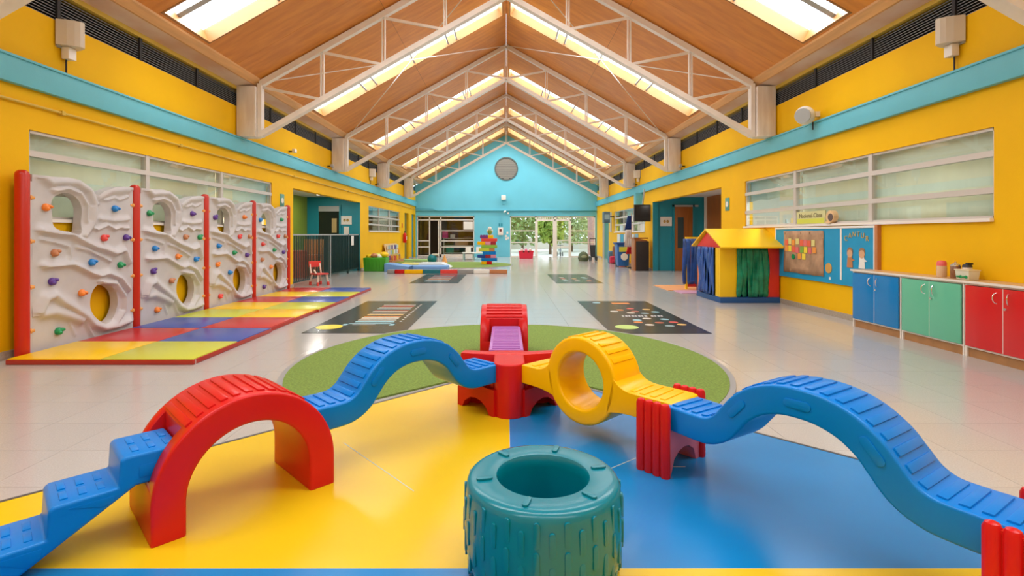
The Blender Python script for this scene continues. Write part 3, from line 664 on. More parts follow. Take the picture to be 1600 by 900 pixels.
# turf circle, cut by the diamond
def turf(cx, cy, r, label, cut=None):
    pts = []
    if cut:
        n = 120
        for i in range(n):
            a = -math.pi*.9+2*math.pi*i/n*1.0; x = cx+r*math.cos(a+math.pi*.9-math.pi/2); y = cy+r*math.sin(a+math.pi*.9-math.pi/2)
            pts.append((x, y))
        keep = [p for p in pts if abs(p[0]-.02)+abs(p[1]-1.83) > cut+.04]
        keep.sort(key=lambda p: math.atan2(p[0]-cx, -(p[1]-cy)) % (2*math.pi))
        poly = keep+[(.02, 1.83+cut+.045)]
    else: poly = [(cx+r*math.cos(2*math.pi*i/90), cy+r*math.sin(2*math.pi*i/90)) for i in range(90)]
    t = thing('turf_circle', label, 'turf', (0, 0, 0))
    M().prism(poly, .001, .014, axis='z').build('turf', TURF, t)
    ed = M(); q = poly[:-1] if cut else poly+[poly[0]]
    for a, b in zip(q, q[1:]):
        f = 1+.045/r
        A = (cx+(a[0]-cx)*f, cy+(a[1]-cy)*f); Bq = (cx+(b[0]-cx)*f, cy+(b[1]-cy)*f)
        ed.prism([a, b, Bq, A], .001, .010, axis='z')
    ed.build('rubber_edge', GREYR, t)
    return t
turf(0, 4.82, 1.93, 'green artificial turf half circle behind the toy obstacle course', cut=Hd)
turf(-1.75, 20.1, 1.95, 'distant green turf circle under the brick tower')
# printed floor mats
def vinyl(x0, x1, y0, y1, label):
    t = thing('floor_game_mat', label, 'floor mat', (x0, y0, 0), group='black printed floor games')
    B('vinyl_sheet', BLACKM, t, 0, x1-x0, 0, y1-y0, .001, .005)
    return t, x1-x0, y1-y0
FC = [flat('print_%d' % i, c, .3) for i, c in enumerate([(.30, .55, .62), (.60, .57, .50), (.75, .25, .06), (.70, .62, .50), (.45, .10, .06), (.25, .35, .36), (.62, .08, .07), (.70, .45, .15)])]
t, W_, D_ = vinyl(-2.48, -1.24, 6.2, 9.15, 'near left black floor game printed with coloured rows and a yellow dot')
o = M().cyl((.2, .4, .005), (.2, .4, .007), .165, 28).build('yellow_dot', flat('dot_y', (.85, .70, .05), .3), t)
for k in range(12): B('printed_bar', FC[[0, 1, 3, 2, 7, 3, 1, 4, 5, 3, 6, 1][k]], t, .42-.012*k*0, .95, .75+k*.15, .75+k*.15+(.05 if k % 2 else .085), .005, .007)
M().box(.32, 1.0, .62, .66, .005, .007).box(.32, .38, .5, .66, .005, .007).box(.94, 1.0, .5, .66, .005, .007).build('printed_bracket', FC[0], t)
for k in range(12): B('printed_dash', FC[1], t, 1.02, 1.05, .8+k*.15, .85+k*.15, .005, .007)
B('printed_dash', WPRINT, t, .45, .75, .54, .57, .005, .007)
t, W_, D_ = vinyl(1.27, 2.48, 6.17, 9.15, 'near right black floor game printed with coloured ovals and a lime dot')
M().cyl((.28, .42, .005), (.28, .42, .007), .15, 28).build('lime_dot', flat('dot_l', (.50, .68, .18), .3), t)
rr = random.Random(3)
for i, (x, y) in enumerate(((.55, .95), (.72, 1.08), (.52, .78), (.62, .58), (.80, .75), (.86, .50), (1.0, .78), (1.05, .6), (.95, 1.02), (.40, 1.75), (.52, 1.9), (.62, 1.6), (.72, 1.75), (.82, 1.55), (.72, 2.05), (.95, 1.95), (1.02, 1.7))):
    o = M().cyl((x, y, .005), (x, y, .0065+.0005*(i % 2)), .062, 18).build('printed_oval', FC[i % 8], t)
for q_ in range(13):
    if q_ != 8: B('printed_dash', WPRINT, t, .42+q_*.047, .445+q_*.047+.01*(q_ % 2), 1.27, 1.33, .005, .0065)
M().cyl((.3, 2.75, .005), (.3, 2.75, .007), .07, 18).build('printed_oval', FC[0], t); M().box(.55, .85, 2.6, 2.75, .005, .007).build('printed_patch', FC[2], t)
t, W_, D_ = vinyl(-2.38, -1.18, 12.5, 15.3, 'far left black printed floor game'); 
for k in range(7): B('printed_bar', FC[k], t, .3, .9, .5+k*.28, .6+k*.28, .005, .007)
t, W_, D_ = vinyl(1.22, 2.38, 12.5, 15.3, 'far right black printed floor game')
for k in range(10): M().cyl((.3+.3*(k % 3), .6+.35*(k//2.5), .005), (.3+.3*(k % 3), .6+.35*(k//2.5), .007), .07, 12).build('printed_oval', FC[k % 8], t)

# ------------------------------------------------------------------ TOY OBSTACLE COURSE
TRm = {}
def rib_mesh(w, l=.031, h=.012, m=None, nm='tread_rib'):
    key = (w, l, m.name, nm)
    if key not in TRm: TRm[key] = M().box(-l/2, l/2, -w/2, w/2, -h*.4, h*.6).mesh(nm, m, bevel=.004)
    return TRm[key]
def ribs_along(pts, parent, w, m, pitch=.056, s0=.04, s1=.04, nm='tread_rib'):
    d = [0]
    for a, b in zip(pts, pts[1:]): d.append(d[-1]+math.hypot(b[0]-a[0], b[1]-a[1]))
    L = d[-1]; s = s0; me = rib_mesh(w, m=m, nm=nm)
    while s < L-s1:
        k = max(i for i in range(len(d)) if d[i] <= s); k = min(k, len(pts)-2); f = (s-d[k])/(d[k+1]-d[k]+1e-9)
        x = pts[k][0]+(pts[k+1][0]-pts[k][0])*f; z = pts[k][1]+(pts[k+1][1]-pts[k][1])*f
        a = math.atan2(pts[k+1][1]-pts[k][1], pts[k+1][0]-pts[k][0])
        link(nm, me, parent, (x, 0, z), (0, -a, 0)); s += pitch
def offset(pts, t):
    out = []
    for i, p in enumerate(pts):
        a = pts[max(i-1, 0)]; b = pts[min(i+1, len(pts)-1)]; dx, dz = b[0]-a[0], b[1]-a[1]; L = math.hypot(dx, dz)
        out.append((p[0]+dz/L*t, p[1]-dx/L*t))
    return out
HUB = Vector((0.02, 3.62, 0))
half = [(.0, .592), (.10, .583), (.20, .548), (.285, .487), (.34, .422), (.38, .374), (.425, .350), (.48, .345), (.57, .345), (.655, .345)]
full = [(-x, z) for x, z in half[::-1]][:-1]+half
top = catmull(full, 5); bot = offset(top, .118)
bot[0] = (top[0][0], top[0][1]-.118); bot[-1] = (top[-1][0], top[-1][1]-.118)
def bridge(label, loc, rz):
    t = thing('arched_bridge', label, 'play bridge', loc, rz, 'blue hump bridges')
    M().strip(top, bot, -.13, .13).build('body', BLUE, t, bevel=.016, seg=3)
    ribs_along(top, t, .20, BLUE)
    for x, z, a in ((-.26, .44, 50), (0, .53, 0), (.26, .44, -50)):
        for s in (-1, 1):
            M().prism([(.035*(1 if math.cos(q*math.pi/8-math.pi/2) >= 0 and q < 9 else -1)+.018*math.cos(q*math.pi/8-math.pi/2), .018*math.sin(q*math.pi/8-math.pi/2)) for q in list(range(9))+[9, 10, 11, 12, 13, 14, 15]], 0, .005).build('molded_grip', BLUE, t, (x, s*.132-.003, z), (0, -R(a), 0), bevel=.002)
    under = [bot[i] for i in range(12, len(bot)-12)]
    return t
A45 = R(225)
def along(p, a, d): return (p[0]+math.cos(a)*d, p[1]+math.sin(a)*d, 0)
bridge('blue hump bridge left of the red hub, resting on the big red arch', along(HUB, A45, .865), A45)
# red arches
def arch(label, loc, rz, notch=(1, -1)):
    Ro, Ri, L = .37, .25, .14
    o_, i_ = [(Ro, 0), (Ro, L*.5)], [(Ri, 0), (Ri, L*.5)]
    for k in range(41):
        a = math.pi*k/40; o_.append((Ro*math.cos(a), L+Ro*math.sin(a))); i_.append((Ri*math.cos(a), L+Ri*math.sin(a)))
    o_ += [(-Ro, L*.5), (-Ro, 0)]; i_ += [(-Ri, L*.5), (-Ri, 0)]
    me = M().strip(o_, i_, -.22, .22).mesh('body', RED, bevel=.014, seg=3)
    cuts = [M().box(min(s*.25, s*.6), max(s*.25, s*.6), -.135, .135, .222, .62).mesh('c', RED) for s in notch]
    me = boolean_cut(me, cuts)
    t = thing('tunnel_arch', label, 'play arch', loc, rz, 'red tunnel arches')
    link('body', me, t)
    me2 = rib_mesh(.34, m=RED)
    for k in range(-5, 6):
        a = math.pi/2+k*.135; link('tread_rib', me2, t, (Ro*math.cos(a), 0, L+Ro*math.sin(a)), (0, math.pi/2-a, 0))
    return t
ARC = Vector(along(HUB, A45, 1.785))
arch('big red tunnel arch on the yellow floor between blue steps and blue bridge', ARC, A45)
arch('small-looking red tunnel arch on the turf behind the red hub', (-.02, 5.02, 0), R(90), notch=(-1,))
# purple plank
t = thing('balance_plank', 'purple ridged balance plank between the red hub and rear red arch', 'play bridge', (0, 3.80, 0), R(90))
pt = [(0, .345), (.3, .345), (.6, .347), (.95, .350)]
M().strip(pt, offset(pt, .11), -.13, .13).build('body', PURP, t, bevel=.014, seg=2); ribs_along(pt, t, .21, PURP, pitch=.06)
# blue steps
t = thing('toy_steps', 'blue plastic steps climbing to the left side of the big red arch', 'steps', ARC, A45)
prof = [(.255, .345), (.435, .345), (.45, .335), (.455, .235), (.64, .232), (.655, .222), (.66, .12), (.85, .117), (.865, .107), (.87, .0), (.77, 0), (.40, .225), (.255, .225)]
M().prism(prof, -.13, .13).build('body', BLUE, t, bevel=.012, seg=3)
for x0, z in ((.285, .345), (.50, .2335), (.705, .1185)):
    for k in range(3):
        x = x0+.055*k
        for yy in (-.05, .05):
            M().box(-.012, .012, -.035, .035, -.003, .004).build('tread_bump', BLUE, t, (x, yy, z), bevel=.003)
for tri_ in ([(.27, .30), (.39, .30), (.39, .255), (.28, .25)], [(.468, .212), (.60, .212), (.50, .182), (.472, .19)], [(.672, .10), (.80, .10), (.71, .05), (.676, .07)]):
    for s in (-1, 1): M().prism(tri_, s*.1295, s*.1325).build('side_rib', BLUE, t, bevel=.001)
# red hub
t = thing('junction_hub', 'red three-lobed junction block at the centre of the obstacle course', 'play block', HUB)
def capsule(mb, p, q, r, z0, z1, n=10):
    p, q = Vector(p), Vector(q); a = math.atan2(q.y-p.y, q.x-p.x); poly = []
    for k in range(n+1): th = a-math.pi/2+math.pi*k/n; poly.append((q.x+r*math.cos(th), q.y+r*math.sin(th)))
    for k in range(n+1): th = a+math.pi/2+math.pi*k/n; poly.append((p.x+r*math.cos(th), p.y+r*math.sin(th)))
    return mb.prism(poly, z0, z1, axis='z')
LB = (-.30, .07); RB = (.30, .07); FR_ = (0, -.215)
capsule(M(), (0, -.03), FR_, .105, 0, .355).build('front_column', RED, t, bevel=.014, seg=3)
M().cyl((-.107, -.21, .0), (-.107, -.21, .30), .018, 10).cyl((.107, -.21, 0), (.107, -.21, .30), .018, 10).build('flute', RED, t, smooth=True)
for (px, py) in (LB, RB):
    d = Vector((px, py, 0)).normalized(); n_ = Vector((-d.y, d.x, 0))
    P = [Vector((0, 0, 0))-n_*.05, Vector((px, py, 0))*1.12-n_*.05, Vector((px, py, 0))*1.12+n_*.05, n_*.05]
    M().prism([(p.x, p.y) for p in P], .0, .357, axis='z').build('side_lobe', RED, t, bevel=.012)
M().prism([(-.34, .0), (-.06, -.27), (.06, -.27), (.34, .0), (.34, .12), (.12, .16), (-.12, .16), (-.34, .12)], .17, .222, axis='z').build('ledge', RED, t, bevel=.008)
for a, b in (((-.34, .0), (-.08, -.26)), ((.34, .0), (.08, -.26))):
    mb = M(); ks = [0, .12, .2, .35, .5, .65, .8, .88, 1]; a_, b_ = Vector(a), Vector(b); nn = Vector((-(b_-a_).y, (b_-a_).x)).normalized()*.03
    zs = [0, 0, .05, .085, .095, .085, .05, 0, 0]
    for k in range(8):
        p, q = a_.lerp(b_, ks[k]), a_.lerp(b_, ks[k+1])
        mb.hexa([(p.x-nn.x, p.y-nn.y, zs[k]), (q.x-nn.x, q.y-nn.y, zs[k+1]), (q.x+nn.x, q.y+nn.y, zs[k+1]), (p.x+nn.x, p.y+nn.y, zs[k]), (p.x-nn.x, p.y-nn.y, .18), (q.x-nn.x, q.y-nn.y, .18), (q.x+nn.x, q.y+nn.y, .18), (p.x+nn.x, p.y+nn.y, .18)])
    mb.build('arched_skirt', RED, t)
M().prism([(-.2, .0), (.2, .0), (.1, .1), (-.1, .1)], .345, .356, axis='z').prism([(-.11, 0), (0, -.2), (.11, 0)], .345, .3555, axis='z').build('top_plate', RED, t)
# yellow ring
A47 = R(-47); rc = along(HUB, A47, .735)
t = thing('ring_bridge', 'yellow ring shaped bridge right of the red hub', 'play bridge', rc, A47)
Zc = .342
o_ = [(.255*math.cos(2*math.pi*k/56), Zc+.255*math.sin(2*math.pi*k/56)) for k in range(56)]; i_ = [(.165*math.cos(2*math.pi*k/56), Zc+.165*math.sin(2*math.pi*k/56)) for k in range(56)]
M().strip(o_, i_, -.13, .13, loop=True).build('ring', YELT, t, bevel=.018, seg=3)
for s, e_ in ((-1, .50), (1, .60)):
    tp = catmull([(.235, .405), (.27, .372), (.32, .352), (.40, .348), (e_-.03, .348), (e_, .335)], 3); bt = catmull([(.19, .205), (.25, .219), (.32, .228), (.40, .230), (e_-.03, .230), (e_, .243)], 3)
    M().strip([(s*x, z) for x, z in tp], [(s*x, z) for x, z in bt], -.13, .13).build('deck', YELT, t, bevel=.012, seg=3)
me2 = rib_mesh(.20, m=YELT)
for k in range(11):
    a = R(35+k*13); link('tread_rib', me2, t, (.255*math.cos(a), 0, Zc+.255*math.sin(a)), (0, math.pi/2-a, 0))
for s, n_ in ((1, 4), (-1, 2)):
    for k in range(n_): link('tread_rib', me2, t, (s*(.34+.06*k), 0, .347))
# ribbed supports
def support(label, loc, rz, dm=1):
    t = thing('ribbed_support', label, 'play support', loc, rz, 'red ribbed supports')
    for s in (-1, 1):
        mb = M()
        for k in range(4):
            x = -.0675+.045*k
            mb.lathe([(0, 0.0), (.020, .0), (.025, .012), (.025, .345), (.018, .362), (.008, .367), (0, .368)], 12, (x, s*.183, 0))
        mb.box(-.084, .084, s*.183-.011, s*.183+.011, .012, .352); mb.build('ribbed_panel', RED, t, smooth=True)
    ks = [(-.165, .0), (-.13, .0), (-.10, .07), (-.05, .10), (0, .108), (.05, .10), (.10, .07), (.13, 0), (.165, 0)]
    mb = M(); mb.prism([(y, z) for y, z in ks]+[(.165, .222), (-.165, .222)], -.07, .07, axis='x'); mb.build('cross_block', PINKP, t, bevel=.004)
    return t
S1 = (.868, 2.685, 0); A58 = R(-57.5)
support('red ribbed support joining the yellow ring and right blue bridge', S1, R(-47))
S2 = along(S1, A58, 1.37)
support('red ribbed support cut off at the lower right edge', S2, A58)
bridge('big blue hump bridge at right between the two red ribbed supports', along(S1, A58, .715), A58)
# tyre
t = thing('tyre_toy', 'large teal plastic tyre standing in the foreground', 'tyre', (.132, 1.85, 0.006), R(12))
pf = [(.17, .02), (.24, 0), (.255, .006), (.268, .04), (.279, .10), (.283, .17), (.281, .24), (.276, .295), (.273, .310), (.268, .320), (.258, .327), (.24, .330), (.18, .330), (.168, .327), (.162, .316), (.160, .28)]
M().lathe(pf, 72, closed=True).build('body', TIRE, t, smooth=True)
M().cyl((0, 0, .006), (0, 0, .02), .168, 48).build('inner_disc', TIRED, t)
lug = M(); capsule(lug, (-.030, 0), (.030, 0), .0105, -.004, .0032, 6); lug = lug.mesh('tread_lug', TIRE, bevel=.0012)
for c in range(36):
    th = 2*math.pi*c/36; zz = (.265, .175, .085, ) if c % 2 else (.235, .13, .045)
    for z in zz:
        rad = np.interp(z, [.04, .10, .17, .24, .295], [.268, .279, .283, .281, .276])
        rr_ = Matrix.Rotation(th, 3, 'Z') @ Matrix(((0, 0, 1), (0, 1, 0), (-1, 0, 0)))
        link('tread_lug', lug, t, (rad*math.cos(th), rad*math.sin(th), z), rr_.to_euler())
lug2 = M(); capsule(lug2, (-.018, 0), (.018, 0), .011, -.004, .006, 8); lug2 = lug2.mesh('rim_lug', TIRE, bevel=.003)
for k in range(6):
    th = 2*math.pi*k/6; link('rim_lug', lug2, t, (.213*math.cos(th), .213*math.sin(th), .332), (0, 0, th))

# ------------------------------------------------------------------ CLIMBING WALL
PX = -4.66; PW = 1.36
def zc(x, y):          # photograph crop coordinates of the first panel -> panel metres
    ix = x/2.814; iy = 240+y/2.8125; D = -PX*800/(791-ix)
    return (D-5.03, 1.2+(366-iy)*(-PX)/(791-ix))
hole1 = catmull([zc(*p) for p in ((228, 205), (250, 182), (290, 172), (335, 195), (358, 240), (356, 300), (350, 345), (333, 358), (290, 345), (245, 335), (231, 310), (228, 260))], 5, True)
hole2 = catmull([zc(*p) for p in ((432, 576), (480, 580), (510, 610), (516, 665), (495, 722), (455, 748), (420, 725), (398, 680), (403, 615))], 5, True)
topc = [zc(*p) for p in ((150, 92), (190, 98), (240, 103), (290, 104), (340, 118), (380, 145), (422, 186), (450, 165), (500, 148), (550, 145), (585, 150))]
ridges = [([(190, 112), (215, 130), (260, 125), (330, 128), (385, 165), (408, 225), (405, 300), (365, 362)], .055, .05),
          ([(235, 165), (290, 155), (345, 178), (375, 230), (375, 300)], .03, .04),
          ([(430, 195), (480, 165), (560, 160)], .06, .035), ([(430, 200), (470, 205), (500, 195), (520, 205), (560, 190)], .02, .02),
          ([(440, 290), (500, 295), (560, 290)], .03, .03), ([(395, 325), (425, 335), (465, 315), (500, 335), (520, 325), (560, 330)], .022, .035),
          ([(175, 340), (240, 352), (310, 358), (350, 382), (400, 408), (460, 425), (500, 440), (540, 425), (560, 480)], .04, .055),
          ([(180, 380), (250, 395), (300, 410), (305, 450), (300, 480)], .02, .025), ([(340, 415), (380, 425), (430, 450), (480, 475)], .022, .03),
          ([(190, 497), (260, 492), (310, 488), (350, 505), (400, 530), (430, 538), (470, 528), (520, 550), (560, 600)], .035, .055),
          ([(172, 700), (195, 640), (230, 625), (262, 652), (320, 685), (370, 718), (400, 752), (450, 770), (510, 757), (560, 737)], .05, .06),
          ([(180, 710), (230, 700), (290, 715), (350, 735)], .06, .05), ([(440, 565), (500, 572), (540, 630), (540, 690), (505, 745), (455, 762)], .035, .05),
          ([(370, 740), (400, 800), (420, 840)], .02, .03), ([(300, 740), (330, 800)], .015, .015)]
NU, NV, VT = 100, 130, 1.80
U, V = np.meshgrid(np.linspace(0, PW, NU), np.linspace(.02, VT, NV))
tx = np.array([p[0] for p in topc]); tz = np.array([p[1] for p in topc]); s_ = PW/tx[-1]
H = np.zeros_like(U)
for pl, wd_, am in ridges:
    pts = [zc(*p) for p in pl]; D = np.full(U.shape, 9.0); SG = np.zeros(U.shape)
    for a, b in zip(pts, pts[1:]):
        ax, ay = a; bx, by = b; L2 = (bx-ax)**2+(by-ay)**2; q = np.clip(((U-ax)*(bx-ax)+(V-ay)*(by-ay))/L2, 0, 1)
        d_ = np.hypot(U-(ax+q*(bx-ax)), V-(ay+q*(by-ay))); m_ = d_ < D; D = np.where(m_, d_, D); SG = np.where(m_, V-(ay+q*(by-ay)), SG)
    ww = np.where(SG > 0, wd_*1.25, wd_*.7)
    H = np.maximum(H, am*np.exp(-(D/ww)**2))
H += .004*np.sin(U*9+V*4)*np.sin(V*11)
def inpoly(poly, X, Y):
    r = np.zeros(X.shape, bool); n = len(poly)
    for i in range(n):
        x0, y0 = poly[i]; x1, y1 = poly[(i+1) % n]
        c = ((y0 > Y) != (y1 > Y)) & (X < (x1-x0)*(Y-y0)/(y1-y0+1e-12)+x0); r ^= c
    return r
TOPV = np.interp(U[0], tx, tz)
# stretch rows to the wavy top
for i in range(NU): 
    f = np.linspace(0, 1, NV); V[:, i] = .02+f*(TOPV[i]-.02)
H2 = np.zeros_like(U)
for pl, wd_, am in ridges:
    pts = [zc(*p) for p in pl]; D = np.full(U.shape, 9.0); SG = np.zeros(U.shape)
    for a, b in zip(pts, pts[1:]):
        ax, ay = a; bx, by = b; L2 = (bx-ax)**2+(by-ay)**2; q = np.clip(((U-ax)*(bx-ax)+(V-ay)*(by-ay))/L2, 0, 1)
        d_ = np.hypot(U-(ax+q*(bx-ax)), V-(ay+q*(by-ay))); m_ = d_ < D; D = np.where(m_, d_, D); SG = np.where(m_, V-(ay+q*(by-ay)), SG)
    H2 = np.maximum(H2, am*np.exp(-(D/np.where(SG > 0, wd_*1.25, wd_*.7))**2))
H = H2+.003*np.sin(U*9+V*4)*np.sin(V*11)
def panel_mesh():
    inh = inpoly(hole1, U, V) | inpoly(hole2, U, V)
    Uc = (U[:-1, :-1]+U[1:, 1:])/2; Vc = (V[:-1, :-1]+V[1:, 1:])/2
    keep = ~(inpoly(hole1, Uc, Vc) | inpoly(hole2, Uc, Vc))
    used = {}; V3 = []; F = []
    edge_cnt = {}
    allp = [(hole1, ), (hole2, )]
    def vid(j, i):
        if (j, i) not in used:
            u, v = U[j, i], V[j, i]; used[(j, i)] = len(V3); V3.append([H[j, i], u, v])
        return used[(j, i)]
    for j in range(NV-1):
        for i in range(NU-1):
            if keep[j, i]:
                q = [(j, i), (j, i+1), (j+1, i+1), (j+1, i)]; F.append([vid(*p) for p in q])
    for f in F:
        for a, b in zip(f, f[1:]+f[:1]): edge_cnt[(a, b)] = 1
    bd = [(a, b) for (a, b) in edge_cnt if (b, a) not in edge_cnt]
    bv = {a for a, b in bd} | {b for a, b in bd}
    for k in bv:
        h, u, v = V3[k]
        if u < .01 or u > PW-.01 or v < .03: continue
        best = (9, None)
        for poly in (hole1, hole2):
            n = len(poly)
            for i in range(n):
                ax, ay = poly[i]; bx, by = poly[(i+1) % n]; L2 = (bx-ax)**2+(by-ay)**2+1e-12
                q = min(max(((u-ax)*(bx-ax)+(v-ay)*(by-ay))/L2, 0), 1); x, y = ax+q*(bx-ax), ay+q*(by-ay); d = math.hypot(u-x, v-y)
                if d < best[0]: best = (d, (x, y))
        if best[0] < .025: V3[k] = [h, *best[1]]
    n = len(V3); back = {}
    for k in bv: back[k] = len(V3); V3.append([-.09, V3[k][1], V3[k][2]])
    for a, b in bd: F.append([b, a, back[a], back[b]])
    return V3, F
V3, F3 = panel_mesh()
mb = M(); mb.v = [tuple(v) for v in V3]; mb.f = [tuple(f) for f in F3]; mb.mi = [0]*len(F3)
panel_me = mb.mesh('molded_panel', ROCK, smooth=True)
hold_pts = [zc(*p) for p in ((200, 237), (503, 243), (455, 370), (552, 370), (238, 436), (402, 478), (527, 490), (228, 562), (357, 613), (255, 780))]
hd = M().sphere((-.005, -.008, 0), .040, 14, 10, (.8, 1, 1)).sphere((.008, .022, .014), .026, 12, 8, (1, 1.2, .75)).sphere((.012, -.012, -.014), .026, 12, 8, (1, 1.1, .9))
hmesh = {}
HC = {'orange': ORANGE, 'blue': HBLUE, 'green': HGREEN, 'purple': HPURP, 'brown': HBROWN, 'red': HRED}
for k, m_ in HC.items(): hmesh[k] = hd.mesh('climbing_hold', m_, smooth=True)
cols = [['orange', 'blue', 'red', 'purple', 'brown', 'blue', 'green', 'purple', 'orange', 'green'],
        ['green', 'purple', 'brown', 'green', 'blue', 'orange', 'blue', 'purple', 'brown', 'orange'],
        ['purple', 'orange', 'red', 'brown', 'blue', 'green', 'purple', 'orange', 'blue', 'red'],
        ['blue', 'green', 'red', 'brown', 'red', 'green', 'purple', 'brown', 'orange', 'purple']]
PY = [4.95+1.50*i for i in range(5)]
for i in range(4):
    t = thing('climbing_panel', ['nearest grey molded climbing wall panel between the two nearest red posts', 'second grey climbing wall panel from the camera with a green hold at top left', 'third grey climbing wall panel from the camera with a red hold at its foot', 'farthest grey climbing wall panel beside the alcove'][i], 'climbing wall', (PX, PY[i]+.08, 0), group='climbing wall panels')
    link('molded_panel', panel_me, t)
    B('side_flange', ROCK, t, -.09, .0, -.025, .0, .03, 1.72)
    for j, (u, v) in enumerate(hold_pts):
        ii = int(min(max(u/PW, 0), 1)*(NU-1)); jj = int(np.argmin(np.abs(V[:, ii]-v)))
        o = link('climbing_hold', hmesh[cols[i][j]], t, (H[jj, ii]+.018, u, v), (R(random.uniform(-30, 30)), 0, 0)); o['label'] = cols[i][j]+' climbing hold'
    for zz in (.22, .62, 1.04, 1.45, 1.62):
        pass
for i in range(5):
    t = thing('wall_post', ['nearest thick red climbing wall post at the left edge', 'second red climbing wall post from the camera', 'middle red climbing wall post', 'fourth red climbing wall post', 'farthest red climbing wall post by the alcove'][i], 'post', (PX-.02, PY[i], 0), group='red climbing wall posts')
    M().lathe([(0, 0), (.058, 0), (.058, 1.775), (.052, 1.80), (.03, 1.82), (0, 1.825)], 24).build('tube', POSTR, t, smooth=True)
    for s in (-1, 1):
        if (i == 0 and s < 0) or (i == 4 and s > 0): continue
        for zz in (.25, .68, 1.13, 1.56):
            M().cyl((.012, s*.045, zz), (.012, s*.105, zz), .018, 10).cyl((.012, s*.05, zz), (.012, s*.075, zz), .026, 10).build('clamp', CLIP, t)
# tumbling mats
mc = [((MY, ML), (MR, MB_)), ((MB_, MR), (ML, MY)), ((MY, ML), (MR, MB_)), ((MY, ML), (MR, MB_))]
x0, x1 = -4.60, -2.87; ym = [4.70, 6.27, 7.85, 9.43, 11.0]
for i in range(4):
    t = thing('tumbling_mat', ['nearest folding mat with yellow and lime front quarters', 'second folding mat with blue and red front quarters', 'third folding mat with yellow and lime front quarters', 'farthest folding mat ending near the small red chair'][i], 'mat', (x0, ym[i], 0), group='coloured tumbling mats')
    w_, l_ = x1-x0-(.0 if i % 2 == 0 else .03), ym[i+1]-ym[i]-.004
    B('base', MS, t, 0, w_, 0, l_, 0, .045, bevel=.008)
    for r_ in range(2):
        for c_ in range(2):
            B('panel', mc[i][r_][c_], t, .008+c_*(w_/2-.006)+.002, .008+(c_+1)*(w_/2-.008)-.002, .008+r_*(l_/2-.006), .008+(r_+1)*(l_/2-.008)-.002, .04, .055, bevel=.005)
    M().beam((w_+.001, .03, .002), (w_+.001, .03, .044), .004, .004).build('zip', WPRINT, t)
# small red and white chair
t = thing('child_chair', 'small red and white child chair in front of the alcove railing', 'chair', (-4.42, 12.1, 0), R(-38))
RCH = flat('chair_red', (.70, .05, .04), .35); WCH = flat('chair_cream', (.78, .62, .52), .35)
for x in (-.14, .14):
    for y in (-.12, .12): M().beam((x*1.1, y*1.1, .08), (x*.9, y*.9, .26), .035, .035).build('leg', WCH, t); 
    for y in (-.12, .12): M().beam((x*1.15, y*1.15, 0), (x*1.1, y*1.1, .08), .042, .042).build('foot', RCH, t)
B('seat', RCH, t, -.16, .17, -.15, .15, .25, .28, bevel=.01); 
for y in (-.13, .13): M().beam((-.14, y, .26), (-.19, y, .5), .03, .03).build('back_upright', WCH, t)
M().prism([(-.15, .42), (.15, .42), (.16, .56), (-.16, .56)], -.205, -.18, axis='x').build('backrest', RCH, t, bevel=.01)
M().beam((.0, -.14, .36), (.1, -.14, .28), .03, .03).build('arm', WCH, t)

# ------------------------------------------------------------------ FAR LEFT TOYS
t = thing('toy_bin', 'bright green plastic bin full of toys against the left wall', 'bin', (-4.25, 16.75, 0))
GB = flat('bin_green', (.06, .36, .02), .35)
M().prism([(-.34, 0), (.34, 0), (.37, .44), (-.37, .44)], -.25, .25).build('tub', GB, t, bevel=.02)
for k in range(6): B('rib', GB, t, -.28+k*.11, -.26+k*.11, -.262, -.25, .03, .4)
for i, (x, y, z, r_, c, l) in enumerate(((-.22, 0, .47, .1, MY, 'yellow'), (-.05, -.05, .5, .1, HBROWN, 'brown'), (.1, 0, .47, .09, PAPER, 'white'), (.25, .05, .53, .12, MY, 'large yellow'), (.0, .12, .5, .11, ML, 'lime'))):
    tag(M().sphere((0, 0, 0), r_, 12, 8, (1.2, 1, .8)).build('plush_toy', c, None, (-4.25+x, 16.75+y, z), smooth=True), l+' soft toy heaped in the green bin', 'toy')
t = thing('foam_wedge', 'light blue foam wedge on the floor beside the green bin', 'wedge', (-3.55, 16.6, 0)); FBL = mat('foam_blue', (.16, .34, .66), .5)
M().prism([(-.36, 0), (.42, 0), (.42, .16), (-.36, .26)], -.2, .6).build('foam_body', FBL, t, bevel=.01); B('end_patch', flat('foam_navy', (.02, .08, .2)), t, .42, .425, -.18, .55, .01, .15)
t = thing('picture_rack', 'leaning rack of colourful picture cards against the left wall', 'rack', (-4.45, 20.9, 0))
M().beam((-.13, 0, .12), (-.28, 0, .82), 2.2, .03, up=(1, 0, .3)).build('back_board', flat('rack_orange', (.80, .55, .25), .5), t)
rr = random.Random(5)
for r_ in range(3):
    for c_ in range(8):
        B('picture_card', [PAPER, FC[0], FC[2], FC[3], HPURP, ML][rr.randrange(6)], t, -.11-.04*r_, -.09-.04*r_, -1.04+c_*.265, -.84+c_*.265, .2+r_*.2, .36+r_*.2)
B('book_tray', HBROWN, t, -.3, .05, -1.1, 1.1, 0, .16)
for i, c in enumerate((FC[2], FC[6], MY, HBROWN)): tag(B('board_book', c, None, -4.52+.04, -4.44, 20.1+i*.4, 20.3+i*.4, .16, .34), ['orange', 'dark red', 'yellow', 'brown'][i]+' book standing in the rack tray by the left wall', 'book', 'books in the rack tray')
